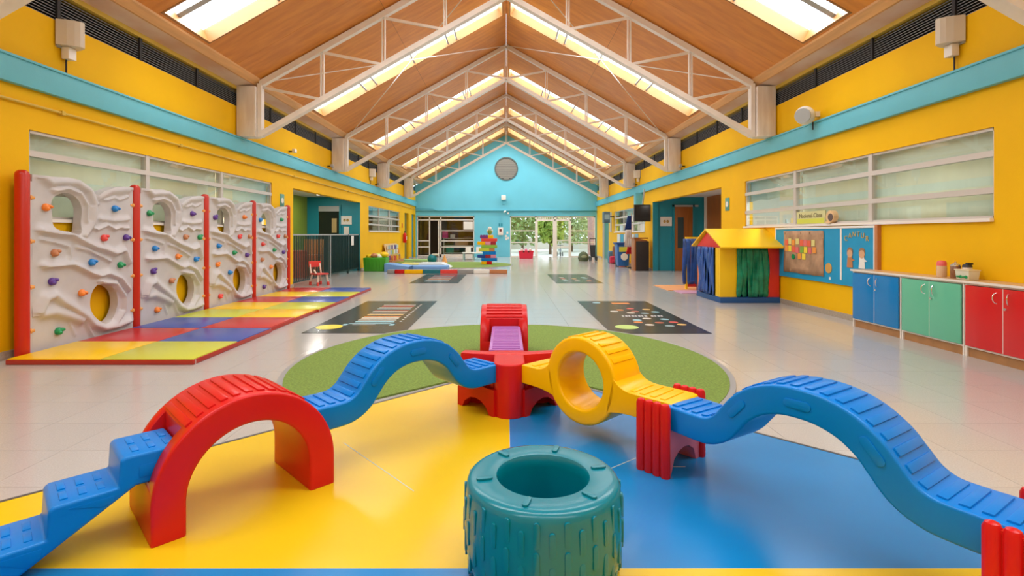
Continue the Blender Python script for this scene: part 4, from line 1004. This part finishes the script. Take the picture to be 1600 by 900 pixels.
# low beam across
segc = [('dark grey', GREYR, 605, 617), ('red', RED, 617, 632), ('yellow', YELT, 632, 661), ('dark teal', TIRED, 661, 688), ('scarlet', HRED, 688, 715), ('grey', GREYR, 715, 740), ('cream', PAPER, 740, 765), ('brown', HBROWN, 765, 793)]
for n_, m_, a, b in segc:
    Y = 15.6; xa = (a-791)/800*Y; xb = (b-791)/800*Y
    tag(B('balance_log', m_, None, xa+.005, xb-.005, Y-.06, Y+.1, 0, .12, bevel=.02), n_+' low block in the row of floor blocks across the hall', 'block', 'row of low floor blocks')
# toys on the far turf
t = thing('ball_stand', 'teal ball toy on the far turf circle', 'ball', (-2.95, 20.4, 0)); M().sphere((0, 0, .22), .19, 18, 12).build('ball', TIRE, t, smooth=True); M().cyl((0, 0, 0), (0, 0, .05), .14, 16).build('foot', BLK, t); B('cap', PAPER, t, -.0, .26, -.1, .1, .36, .42)
tag(M().prism([(-3.2, 0), (-1.95, 0), (-2.3, .17), (-3.1, .17)], 18.2, 19.0).build('foam_ramp', mat('foam_pale', (.66, .72, .74), .5), bevel=.01), 'pale white foam ramp in front of the teal ball', 'ramp')
tag(M().box(-3.6, -2.0, 17.3, 18.0, .0, .12).build('foam_block', FBL, bevel=.02), 'light blue foam block in front of the pale ramp', 'block')
for i, (x, y, w_, c, l) in enumerate(((-4.0, 22.6, 1.1, mat('foam_green', (.30, .52, .18), .6), 'flat green foam pad beside the far green door'), (-3.6, 19.7, .8, mat('foam_lemon', (.75, .70, .25), .6), 'yellow foam pad left of the teal ball'), (-4.1, 20.6, .6, GREENP, 'dark green foam pad by the left wall'))):
    tag(B('foam_pad', c, None, x-w_/2, x+w_/2, y-.35, y+.35, 0, .09, bevel=.015), l, 'foam pad')
tag(M().cyl((-2.55, 21.2, 0), (-2.55, 21.2, .34), .13, 16, .02).build('traffic_cone', flat('cone_orange', (.85, .4, .12), .5)), 'small orange cone right of the teal ball', 'cone')
t = thing('kids_table', 'small white play table with pale green legs by the far glazing', 'table', (-1.45, 24.2, 0))
B('tabletop', PAPER, t, -.62, .45, -.3, .3, .30, .34)
for x in (-.55, -.1, .38): B('leg', flat('mint', (.35, .5, .42)), t, x-.03, x+.03, -.28, .28, 0, .3)
for x in (-.35, .15): tag(B('toy_monitor', PAPER, None, -1.45+x-.12, -1.45+x+.12, 24.15, 24.3, .34, .6, bevel=.01), '%s white toy box on the play table' % ('left' if x < 0 else 'right'), 'toy')
# block tower
rows = [[('yellow', YELT, 2), ('red', RED, 2)], [('blue', BLUE, 6)], [('navy', flat('navy', (.01, .05, .3)), 3), ('dark red', flat('dkred', (.35, .01, .03)), 2), ('pink', flat('pinkb', (.7, .25, .4)), 2)], [('sky blue', BLUE, 5)], [('lime', ML, 4), ('rust', HBROWN, 2)], [('green', flat('grassb', (.25, .5, .06)), 6)], [('orange', YELT, 3), ('rose', flat('pinkb', (.7, .25, .4)), 2), ('crimson', flat('dkred', (.35, .01, .03)), 2)], [('scarlet', HRED, 6)], [('plum', flat('plum', (.2, .03, .2)), 3), ('amber', YELT, 2)]]
TY = 20.2; bh = .128
for r_, row in enumerate(rows):
    tot = sum(k for _, _, k in row)*.105; x = -.72-tot/2+(.05 if r_ % 2 else -.05)
    for nme, m_, k in row:
        t = thing('toy_brick', '%s big toy brick in the %s layer of the tower' % (nme, ['bottom', 'second', 'third', 'fourth', 'middle', 'sixth', 'seventh', 'eighth', 'top'][r_]), 'toy brick', (x, TY, .014+r_*bh), group='bricks of the tower')
        B('brick_body', m_, t, .003, k*.105-.003, -.11, .11, 0, bh-.003, bevel=.006)
        if r_ == len(rows)-1 or r_ % 3 == 0:
            for q in range(k): M().cyl((.052+q*.105, -.05, bh-.004), (.052+q*.105, -.05, bh+.012), .03, 10).build('stud', m_, t)
        x += k*.105
t = thing('plush_toy', 'small green and white plush toy sitting on top of the brick tower', 'toy', (-.65, TY, .014+9*bh))
M().sphere((0, 0, .12), .09, 12, 8, (1, .8, 1.2)).build('body', GREENP, t, smooth=True); M().sphere((0, -.02, .26), .075, 12, 8).build('head', PAPER, t, smooth=True)
for s in (-1, 1): M().sphere((s*.09, 0, .16), .035, 8, 6, (1, 1, 1.8)).build('arm', PAPER, t, smooth=True)
# red basket by the entrance
t = thing('toy_crate', 'red plastic crate with toys in front of the entrance', 'crate', (.98, 25.4, 0)); CR = flat('crate_red', (.72, .02, .06), .35)
M().prism([(-.33, 0), (.33, 0), (.36, .36), (-.36, .36)], -.22, .22).build('tub', CR, t, bevel=.015); B('rim', CR, t, -.38, .38, -.24, .24, .34, .38, bevel=.01)
for x in (-.12, .12): M().cyl((x, -.245, .34), (x, -.235, .34), .04, 12).build('handle_hole', BLK, t)
for i, x in enumerate((-.2, 0, .2)): tag(M().sphere((.98+x, 25.4, .42), .08, 10, 7).build('plush_toy', [PAPER, flat('pinkb', (.7, .25, .4)), PAPER][i], smooth=True), ['left white', 'middle pink', 'right white'][i]+' toy poking out of the red crate', 'toy')

# ------------------------------------------------------------------ FAR RIGHT THINGS
t = thing('bean_bag', 'dark olive beanbag near the right of the entrance', 'beanbag', (3.45, 22.9, 0)); M().lathe([(0, 0), (.2, .0), (.25, .12), (.22, .28), (.12, .4), (0, .43)], 20).build('cushion', mat('olive_fabric', (.11, .14, .07), .8, .3, 6), t, smooth=True); M().sphere((0, -.2, .2), .1, 10, 7, (1.3, .6, .8)).build('pocket', mat('olive_light', (.25, .28, .15), .8), t, smooth=True)
t = thing('stroller', 'folded black stroller beside the entrance glazing', 'stroller', (3.95, 23.3, 0))
for s in (-1, 1):
    M().beam((s*.13, -.2, .1), (s*.13, .15, 1.0), .025, .025).build('frame', BLK, t); M().cyl((s*.13-.02, -.2, .1), (s*.13+.02, -.2, .1), .1, 14).build('wheel', BLK, t); M().cyl((s*.13-.02, .2, .1), (s*.13+.02, .2, .1), .1, 14).build('wheel', BLK, t)
M().beam((0, .0, .15), (0, .1, .7), .22, .12).build('seat_fabric', flat('charcoal', (.04, .045, .05), .8), t); M().beam((-.13, .15, 1.0), (.13, .15, 1.0), .04, .04).build('handle', BLK, t)
bags = [('blue grey', (.12, .25, .35), 4.45, 21.6, .32, .5), ('crimson', (.6, .03, .08), 4.4, 21.0, .3, .3), ('black', (.03, .03, .035), 4.45, 20.3, .26, .42), ('red', (.65, .06, .03), 4.5, 19.8, .24, .34), ('grey', (.35, .38, .36), 4.5, 20.65, .22, .55), ('brown', (.25, .1, .05), 4.55, 21.4, .2, .7)]
for n_, c, x, y, w_, h_ in bags:
    t = thing('school_bag', '%s child backpack on the floor along the right wall' % n_, 'bag', (x, y, 0), group='bags along the right wall')
    mm = flat('bag_'+n_.replace(' ', '_'), c, .7); M().box(-w_/2, w_/2, -.12, .12, 0, h_).build('sack', mm, t, bevel=.06, seg=3); M().box(-w_*.3, w_*.3, -.17, -.1, .04, h_*.5).build('pocket', mm, t, bevel=.03)
# posters and drawings on the right wall
def wallpaper_piece(y0, y1, z0, z1, c, l, nm='poster', side=1, off=0):
    m_ = flat('poster_%02d' % int(abs(hash(str(c))) % 97), c, .6)
    return tag(B(nm, m_, None, side*(XW-.004-off), side*(XW-.012-off), y0, y1, z0, z1), l, nm)
PB = (.03, .32, .5); PWc = (.62, .70, .72)
for y0, y1, z0, z1, c, l in ((21.6, 22.1, .5, 1.2, PWc, 'white poster left of the blue one under the far right window'), (20.9, 21.5, .45, 1.2, PB, 'blue poster under the far right window'), (20.3, 20.8, .9, 1.22, PWc, 'upper pale poster right of the blue poster'), (20.3, 20.8, .5, .85, PB, 'lower blue poster near the bags'), (19.2, 19.9, .8, 1.2, PWc, 'pale poster above the blue recycling bin'), (18.6, 19.1, .9, 1.22, (.2, .4, .5), 'grey blue poster left of the lectern'), (23.3, 23.7, 1.3, 2.2, (.45, .42, .36), 'tall beige poster by the far green door')):
    wallpaper_piece(y0, y1, z0, z1, c, l)
for i, (y0, z0) in enumerate(((17.9, 1.33), (19.5, 1.33), (19.5, 1.68), (21.2, 1.33), (17.9, 1.68), (18.6, 1.68))):
    tag(B('drawing', [PAPER, flat('peach', (.7, .5, .4)), PAPER, flat('pale_blue_p', (.5, .62, .7)), PAPER, PAPER][i], None, 4.83, 4.838, y0, y0+.55, z0, z0+.24), ['lower drawing nearest the flag', 'peach drawing low in the middle', 'upper middle drawing', 'pale blue drawing at the far end', 'upper drawing nearest the flag', 'upper drawing second from the flag'][i]+' on the far right window', 'drawing', 'drawings on the far right window')
# television, blue pier
t = thing('television', 'black flat television on a bracket below the right blue band', 'television', (4.5, 16.95, 1.9))
B('case', BLK, t, -.27, .27, -.04, .04, -.28, .28, bevel=.008); B('screen', flat('screen', (.02, .018, .018), .15), t, -.25, .25, -.043, -.04, -.25, .25); M().beam((0, .04, .1), (.1, .1, .8), .04, .04).build('bracket', GREYM, t)
struct(B('trim_11', BAND, None, 4.55, 4.8, 18.0, 18.25, 1.78, 2.66))
t = thing('wall_monitor', 'grey monitor hung high by the far green door', 'monitor', (4.45, 22.8, 1.95)); B('case', flat('slate_b', (.08, .14, .18)), t, -.14, .14, -.2, .2, -.25, .25, bevel=.02); B('screen', FC[5], t, -.11, .11, -.205, -.2, -.1, .12); B('arm', BLK, t, .1, .35, -.02, .02, .0, .05)
# flag
t = thing('flag_on_pole', 'blue white and red flag drooping on a pole beside the lectern', 'flag', (4.42, 18.1, 0))
M().cyl((0, 0, .03), (.0, 0, 1.95), .014, 8).build('pole', WOODT, t); M().cyl((0, 0, 0), (0, 0, .04), .14, 16).build('base', BLK, t)
def cloth(name, m_, z0, z1, w0, w1, x=-.02):
    vs = []; n = 10
    for j in range(6):
        q = j/5; ww = w0+(w1-w0)*q
        for i in range(n+1): vs.append((x-ww*i/n+.02*math.sin(i*2.1), -.03-.05*math.sin(i*1.9+j*.4), z1+(z0-z1)*q))
    fs = [(j*(n+1)+i, j*(n+1)+i+1, (j+1)*(n+1)+i+1, (j+1)*(n+1)+i) for j in range(5) for i in range(n)]
    o = M().add(vs, fs).build(name, m_, t, smooth=True); thick(o, .004); return o
cloth('blue_field', flat('flag_blue', (.02, .06, .28), .8), 1.35, 1.85, .12, .24); cloth('white_field', flat('flag_white', (.75, .70, .68), .8), .75, 1.36, .2, .26); cloth('red_field', flat('flag_red', (.6, .02, .03), .8), .5, .76, .12, .2)
# lectern
t = thing('lectern', 'black fronted wooden lectern in front of the right wall', 'lectern', (4.42, 16.95, 0))
M().prism([(-.22, 0), (.2, 0), (.2, 1.0), (-.22, 1.08)], -.2, .25).build('cabinet_body', WOODB, t, bevel=.006); M().box(-.18, .24, -.235, -.2, .0, .97).build('front_panel', flat('speaker_black', (.02, .015, .014), .5), t, bevel=.01)
B('reading_top', WOODB, t, -.25, .22, -.22, .27, 1.05, 1.09)
# recycling bin
t = thing('recycling_bin', 'blue wheeled recycling bin with lime and white stickers', 'bin', (4.28, 18.9, 0)); BB = flat('bin_blue', (.01, .12, .42), .35)
M().hexa([(-.19, -.22, .04), (.19, -.22, .04), (.19, .22, .04), (-.19, .22, .04), (-.24, -.27, .82), (.24, -.27, .82), (.24, .27, .82), (-.24, .27, .82)]).build('bin_body', BB, t, bevel=.02)
M().prism([(-.26, .82), (.26, .82), (.27, .9), (-.29, .9)], -.3, .3).build('lid', flat('bin_navy', (.01, .06, .25), .4), t, bevel=.02)
B('lime_sticker', ML, t, -.17, .2, -.27, -.262, .56, .74); M().cyl((.02, -.245, .38), (.02, -.255, .38), .13, 20).build('white_sticker', PAPER, t)
for s in (-1, 1): M().cyl((s*.2, .2, .06), (s*.16, .2, .06), .06, 12).build('wheel', BLK, t)

# ------------------------------------------------------------------ PLAYHOUSE
CB = mat('vinyl_blue', (.025, .10, .40), .3, .3, 8, .5, 30); CG = mat('vinyl_green', (.005, .27, .14), .22, .4, 9, .8, 22)
PY_, PR_, PBl = flat('foam_yellow', (.90, .57, .005), .45), flat('foam_red', (.68, .03, .02), .45), flat('foam_base', (.01, .08, .26), .45)
PO = flat('foam_coral', (.80, .20, .08), .45)
t = thing('playhouse', 'foam playhouse with yellow roof, blue and green strip curtains', 'playhouse', (3.73, 8.92, 0))
w_, d_ = 1.04, 1.12
B('base', PBl, t, 0, w_, 0, d_, 0, .10, bevel=.01)
B('front_panel', PY_, t, .0, .30, .02, .08, .10, .98, bevel=.01); B('front_panel', PR_, t, .83, w_, .02, .08, .10, .98, bevel=.01)
B('side_panel', PY_, t, 0, .06, .085, .22, .10, .98, bevel=.008); B('side_panel', PO, t, 0, .06, d_-.18, d_, .10, .98, bevel=.01)
B('back_panel', PBl, t, 0, w_, d_-.06, d_-.0, .10, .98); B('end_panel', PBl, t, w_-.05, w_, .1, d_-.06, .10, .98)
M().prism([(-.0, .96), (d_, .96), (d_/2, 1.255)], .0, .06, axis='x').build('gable_panel', PR_, t, bevel=.004)
for s in (0, 1):
    y0, y1 = (-.14, d_/2) if s == 0 else (d_+.14, d_/2)
    M().prism([(y0, .955), (y1, 1.275), (y1, 1.305), (y0, .985)], -.05, 1.10, axis='x').build('roof_panel', PY_, t, bevel=.006)
def strips(parent, axis, a0, a1, n, off, z0, z1, m_, ph=0):
    for k in range(n):
        w = (a1-a0)/n*1.12; c = a0+(a1-a0)*(k+.5)/n; vs = []
        for j in range(13):
            q = j/12; z = z1+(z0-z1)*q; tw = .012*math.sin(q*7+k*1.7+ph); sw = .012*math.sin(q*4+k*2.3+ph); ww = w*(1 if q < .92 else .75)
            for i in range(5):
                u = (i/4-.5)*ww+sw; h = .008*math.cos(i*1.57+k)+tw*(1+ .5*(i-2))
                p = (c+u, off+h*.9, z) if axis == 'x' else (off+h*.9, c+u, z); vs.append(p)
        fs = [(j*5+i, j*5+i+1, (j+1)*5+i+1, (j+1)*5+i) for j in range(12) for i in range(4)]
        o = M().add(vs, fs).build('curtain_strip', m_, parent, smooth=True); thick(o, .003)
strips(t, 'x', .29, .84, 6, .0, .11, .97, CG); strips(t, 'y', .24, d_-.16, 6, -.03, .12, .97, CB, 1)
t = thing('puppet_booth', 'yellow framed booth with blue strip curtain behind the playhouse', 'booth', (3.95, 11.15, 0))
B('top_bar', PY_, t, -.05, .42, -.03, .03, 1.08, 1.14); 
for x in (-.05, .38): B('upright', PY_, t, x, x+.04, -.03, .03, 0, 1.1)
B('lower_panel', PR_, t, .0, .38, -.03, .03, .06, .36); B('lower_panel', PO, t, .0, .38, -.035, -.03, .16, .22)
strips(t, 'x', -.12, .28, 5, -.06, .12, 1.1, CB, 2)
tag(B('floor_pad', mat('pad_orange', (.80, .38, .16), .4), None, 3.45, 4.3, 10.9, 12.0, 0, .012), 'thin orange play pad on the floor beside the playhouse', 'pad'); tag(B('floor_pad', mat('pad_pink', (.62, .35, .50), .4), None, 3.55, 4.3, 10.35, 10.88, 0, .012), 'thin pink play pad on the floor beside the playhouse', 'pad')

# ------------------------------------------------------------------ BULLETIN BOARD
bo = mat('board_blue', (.005, .30, .55), .6, .06, 5); XB = XW-.03
t = thing('notice_board', 'long blue notice board with brown framed edge on the right wall', 'notice board', (XW, 6.575, 0))
B('board', bo, t, -.03, 0, .03, 2.5, .48, 1.30); B('board_end_frame', HBROWN, t, -.05, 0, -.02, .03, .48, 1.32)
B('top_frame', PAPER, t, -.04, 0, .03, 2.5, 1.285, 1.315); B('divider', PAPER, t, -.036, -.03, .70, .735, .55, 1.29); B('divider', PAPER, t, -.036, -.03, .04, .07, .5, 1.29); B('left_edge', PAPER, t, -.036, -.03, 2.47, 2.5, .5, 1.29)
lx = XW-.034
# local letters, reading left to right means decreasing y
word = 'CANTUR'
for i, ch in enumerate(word):
    a = (i-2.5)/2.5; yy = 7.0-.21*a*1.0-.03; zz = 1.20-.06*a*a
    o = text('letter', ch, .10, (lx-.002, yy, zz), (R(90), R(10*a)*0, R(-90)), flat('letter_tan', (.50, .36, .10), .6), None, .002)
    tag(o, 'tan paper letter %s on the right part of the notice board' % ch, 'letter', 'arched paper letters')
for i, yc in enumerate((7.10, 6.86)):
    t2 = thing('paper_figure', ['left paper cutout child in brown clothes on the notice board', 'right paper cutout child in white clothes on the notice board'][i], 'cutout', (XW-.031, yc-.0, .80))
    M().cyl((-.002, 0, .13), (-.008, 0, .13), .055, 14).build('head', flat('skin_paper', (.62, .36, .2), .6), t2); M().cyl((-.001, 0, .16), (-.006, 0, .16), .06, 14).build('hair', flat('hair_paper', (.3, .16, .08), .6), t2)
    M().prism([(-.045, .09), (.045, .09), (.06, -.06), (-.06, -.06)], -.007, -.002, axis='x').build('body', [HBROWN, PAPER][i], t2)
    M().prism([(-.10, .04), (-.04, .07), (-.04, .03)], -.006, -.002, axis='x').build('arm', [HBROWN, PAPER][i], t2)
t2 = thing('brown_paper_panel', 'crumpled brown paper sheet pinned on the notice board', 'paper', (XW-.032, 7.68, .56)); KR = mat('kraft', (.50, .30, .17), .7, .35, 5, 1.0, 12)
vs = []; nn = 14
rr = random.Random(9)
for j in range(9):
    for i in range(nn+1): vs.append((-.004-.010*rr.random(), 1.10*i/nn, .69*j/8+.01*rr.random()))
o = M().add(vs, [(j*(nn+1)+i, j*(nn+1)+i+1, (j+1)*(nn+1)+i+1, (j+1)*(nn+1)+i) for j in range(8) for i in range(nn)]).build('sheet', KR, t2)
thick(o, .002)
cc = {'r': flat('card_red', (.75, .12, .06), .6), 'y': flat('card_yellow', (.85, .65, .05), .6), 'o': flat('card_orange', (.80, .30, .05), .6), 'g': flat('card_green', (.20, .42, .05), .6), 'p': flat('card_pink', (.70, .15, .15), .6), 'l': flat('card_lemon', (.70, .62, .22), .6)}
lay = [(1.0, .50, 'r'), (.90, .52, 'l'), (.80, .50, 'o'), (.68, .52, 'l'), (.56, .50, 'r'), (.46, .50, 'p'), (.36, .49, 'r'), (.25, .50, 'l'), (1.0, .40, 'o'), (.90, .40, 'y'), (.79, .39, 'r'), (.69, .38, 'p'), (.55, .39, 'g'), (.45, .39, 'y'), (.34, .38, 'p'), (.22, .39, 'o'), (.62, .28, 'o'), (.50, .28, 'y')]
cn = dict(r='red', y='yellow', o='orange', g='green', p='pink', l='lemon')
for i, (y, z, k) in enumerate(lay):
    tag(B('number_card', cc[k], None, XW-.050, XW-.046, 7.68+y-.045, 7.68+y+.045, .56+z-.045, .56+z+.05), '%s card, %s, on the brown paper' % (cn[k], ['1st of top row', '2nd of top row', '3rd of top row', '4th of top row', '5th of top row', '6th of top row', '7th of top row', 'last of top row', '1st of middle row', '2nd of middle row', '3rd of middle row', '4th of middle row', '5th of middle row', '6th of middle row', '7th of middle row', 'last of middle row', 'left of bottom pair', 'right of bottom pair'][i]), 'card', 'coloured cards on brown paper')
tag(M().cyl((XW-.046, 7.68+.8, .56+.27), (XW-.052, 7.68+.8, .56+.27), .045, 14).build('paper_dot', HGREEN), 'green round cutout below the cards on the brown paper', 'cutout')
tag(M().cyl((XW-.031, 7.57, .70), (XW-.038, 7.57, .70), .075, 18).build('paper_dot', flat('tan_dot', (.60, .33, .08), .6)), 'tan round cutout right of the brown paper', 'cutout')
tag(B('paper_dot', PAPER, None, XW-.031, XW-.036, 7.52, 7.56, .53, .57), 'small white square below the tan cutout', 'cutout')
# sign and clock on the window sill
t = thing('sill_sign', 'framed yellow green sign leaning inside the right window', 'sign', (XW+.05-.025, 7.72, 1.362)); B('board', flat('sill_board', (.62, .60, .30), .6), t, -.02, .0, 0, .75, .0, .2); B('colour_strip', flat('strip_lime', (.62, .66, .08), .6), t, -.024, -.02, .02, .73, .01, .085)
text('lettering', 'Nacional-Clase', .10, (-.022, .37, .13), (R(90), 0, R(-90)), flat('ink_brown', (.12, .09, .03), .6), t, .001)
t = thing('sill_clock', 'round dark faced clock on a tan stand on the window sill', 'clock', (XW-.03, 7.52, 1.36)); M().cyl((-.02, 0, .1), (.05, 0, .1), .09, 24).build('case', PLYL, t); M().cyl((-.026, -.02, .09), (-.018, -.02, .09), .055, 20).build('dial', flat('dial', (.12, .08, .08), .4), t); B('foot', PLYL, t, -.03, .04, -.03, .08, 0, .03)

# ------------------------------------------------------------------ CABINETS
XC = 4.53
spec = [(5.875, 6.69, 'blue', (.003, .20, .53)), (5.065, 5.865, 'mint green', (.13, .50, .32)), (4.25, 5.055, 'red', (.62, .012, .015)), (3.44, 4.24, 'blue', (.003, .20, .53))]
EDG = flat('cabinet_edge', (.80, .74, .66), .4)
for i, (y0, y1, n_, c) in enumerate(spec):
    t = thing('low_cabinet', ['blue two door cabinet nearest the notice board', 'mint green two door cabinet between the blue and red ones', 'red two door cabinet at the right edge', 'blue cabinet standing outside the right edge of the view'][i], 'cabinet', (XC, y0, 0), group='low coloured cabinets')
    L_ = y1-y0; mb = M()
    mb.box(.0, .26, 0, .018, 0, .725).box(0, .26, L_-.018, L_, 0, .725).box(0, .26, .018, L_-.018, .09, .105).box(.24, .26, .018, L_-.018, .105, .725).box(0, .26, .018, L_-.018, .705, .725)
    mb.build('carcass', EDG, t)
    B('toe_kick', KICK, t, .02, .035, .018, L_-.018, 0, .09)
    mm = mat('laminate_'+n_.replace(' ', '_'), c, .22); h = (L_-.04)/2
    for k in range(2):
        a = .02+k*(h+.002)
        dr = B('door', mm, t, -.018, -.001, a+.002, a+h-.003, .11, .70, bevel=.0015)
        B('edge_band', EDG, dr, -.017, -.002, a+h-.003 if k == 0 else a-.001, a+h-.0005 if k == 0 else a+.002, .11, .70)
        hy = a+h-.055 if k == 0 else a+.055; mbh = M(); pr = None
        for q in range(9):
            aa = -math.pi/2+math.pi*q/8; p = Vector((-.018-.03*math.cos(aa), hy+.012*math.cos(aa)*(1 if k else -1), .61+.05*math.sin(aa)))
            if pr: mbh.cyl(pr, p, .0045, 6)
            pr = p
        mbh.build('handle', CHROME, dr)
        if k == 0: M().cyl((-.02, a+h-.03, .52), (-.032, a+h-.03, .52), .011, 10).build('lock', CHROME, dr)
t = thing('worktop', 'long thin pale wooden worktop running over the low cabinets', 'worktop', (XC, 3.44, .725)); B('board', WOODT, t, -.02, .265, 0, 3.27, .0, .018); B('edge_band', EDG, t, -.023, -.02, 0, 3.27, -.003, .019)
ZT = .744
t = thing('pencil_jar', 'clear jar with a pink lid on the worktop', 'jar', (4.66, 5.48, ZT)); M().lathe([(0, 0), (.042, 0), (.045, .01), (.045, .11), (.04, .125)], 20).build('glass', mat('jar_tan', (.72, .50, .30), .15), t, smooth=True); M().lathe([(.044, .12), (.044, .15), (.035, .17), (0, .178)], 20).build('lid', flat('lid_pink', (.78, .13, .13), .4), t, smooth=True)
t = thing('cocoa_jar', 'brown jar with a silver knobbed lid on the worktop', 'jar', (4.66, 5.31, ZT)); M().lathe([(0, 0), (.042, 0), (.044, .01), (.044, .125), (.040, .13)], 20).build('body', mat('jar_brown', (.26, .11, .05), .2, .3, 30), t, smooth=True); M().lathe([(.045, .125), (.043, .14), (.025, .155), (.01, .16), (.01, .17), (.0, .175)], 20).build('lid', CHROME, t, smooth=True)
t = thing('shaker_jar', 'pale jar with a black flip lid behind the lunch box', 'jar', (4.70, 5.22, ZT)); M().lathe([(0, 0), (.038, 0), (.04, .01), (.04, .12), (.036, .125)], 20).build('body', mat('jar_pale', (.62, .52, .45), .2), t, smooth=True); M().lathe([(.041, .12), (.041, .135), (.03, .15), (.0, .152)], 20).build('lid', BLK, t, smooth=True); B('flip_tab', BLK, t, -.02, .03, -.035, 0, .145, .165)
t = thing('storage_tub', 'small clear tub printed with green shapes at the right of the jars', 'tub', (4.62, 5.13, ZT)); M().hexa([(-.05, -.07, 0), (.05, -.07, 0), (.05, .07, 0), (-.05, .07, 0), (-.058, -.08, .095), (.058, -.08, .095), (.058, .08, .095), (-.058, .08, .095)]).build('tub_body', mat('tub_clear', (.66, .66, .52), .2), t, bevel=.006)
M().box(-.062, .062, -.084, .084, .093, .103).build('lid', mat('tub_lid', (.74, .66, .42), .3), t, bevel=.003); 
for k in range(4): M().cyl((-.056, -.045+k*.03, .03+.008*(k % 2)), (-.051, -.045+k*.03, .03), .017, 10).build('green_print', HGREEN, t)
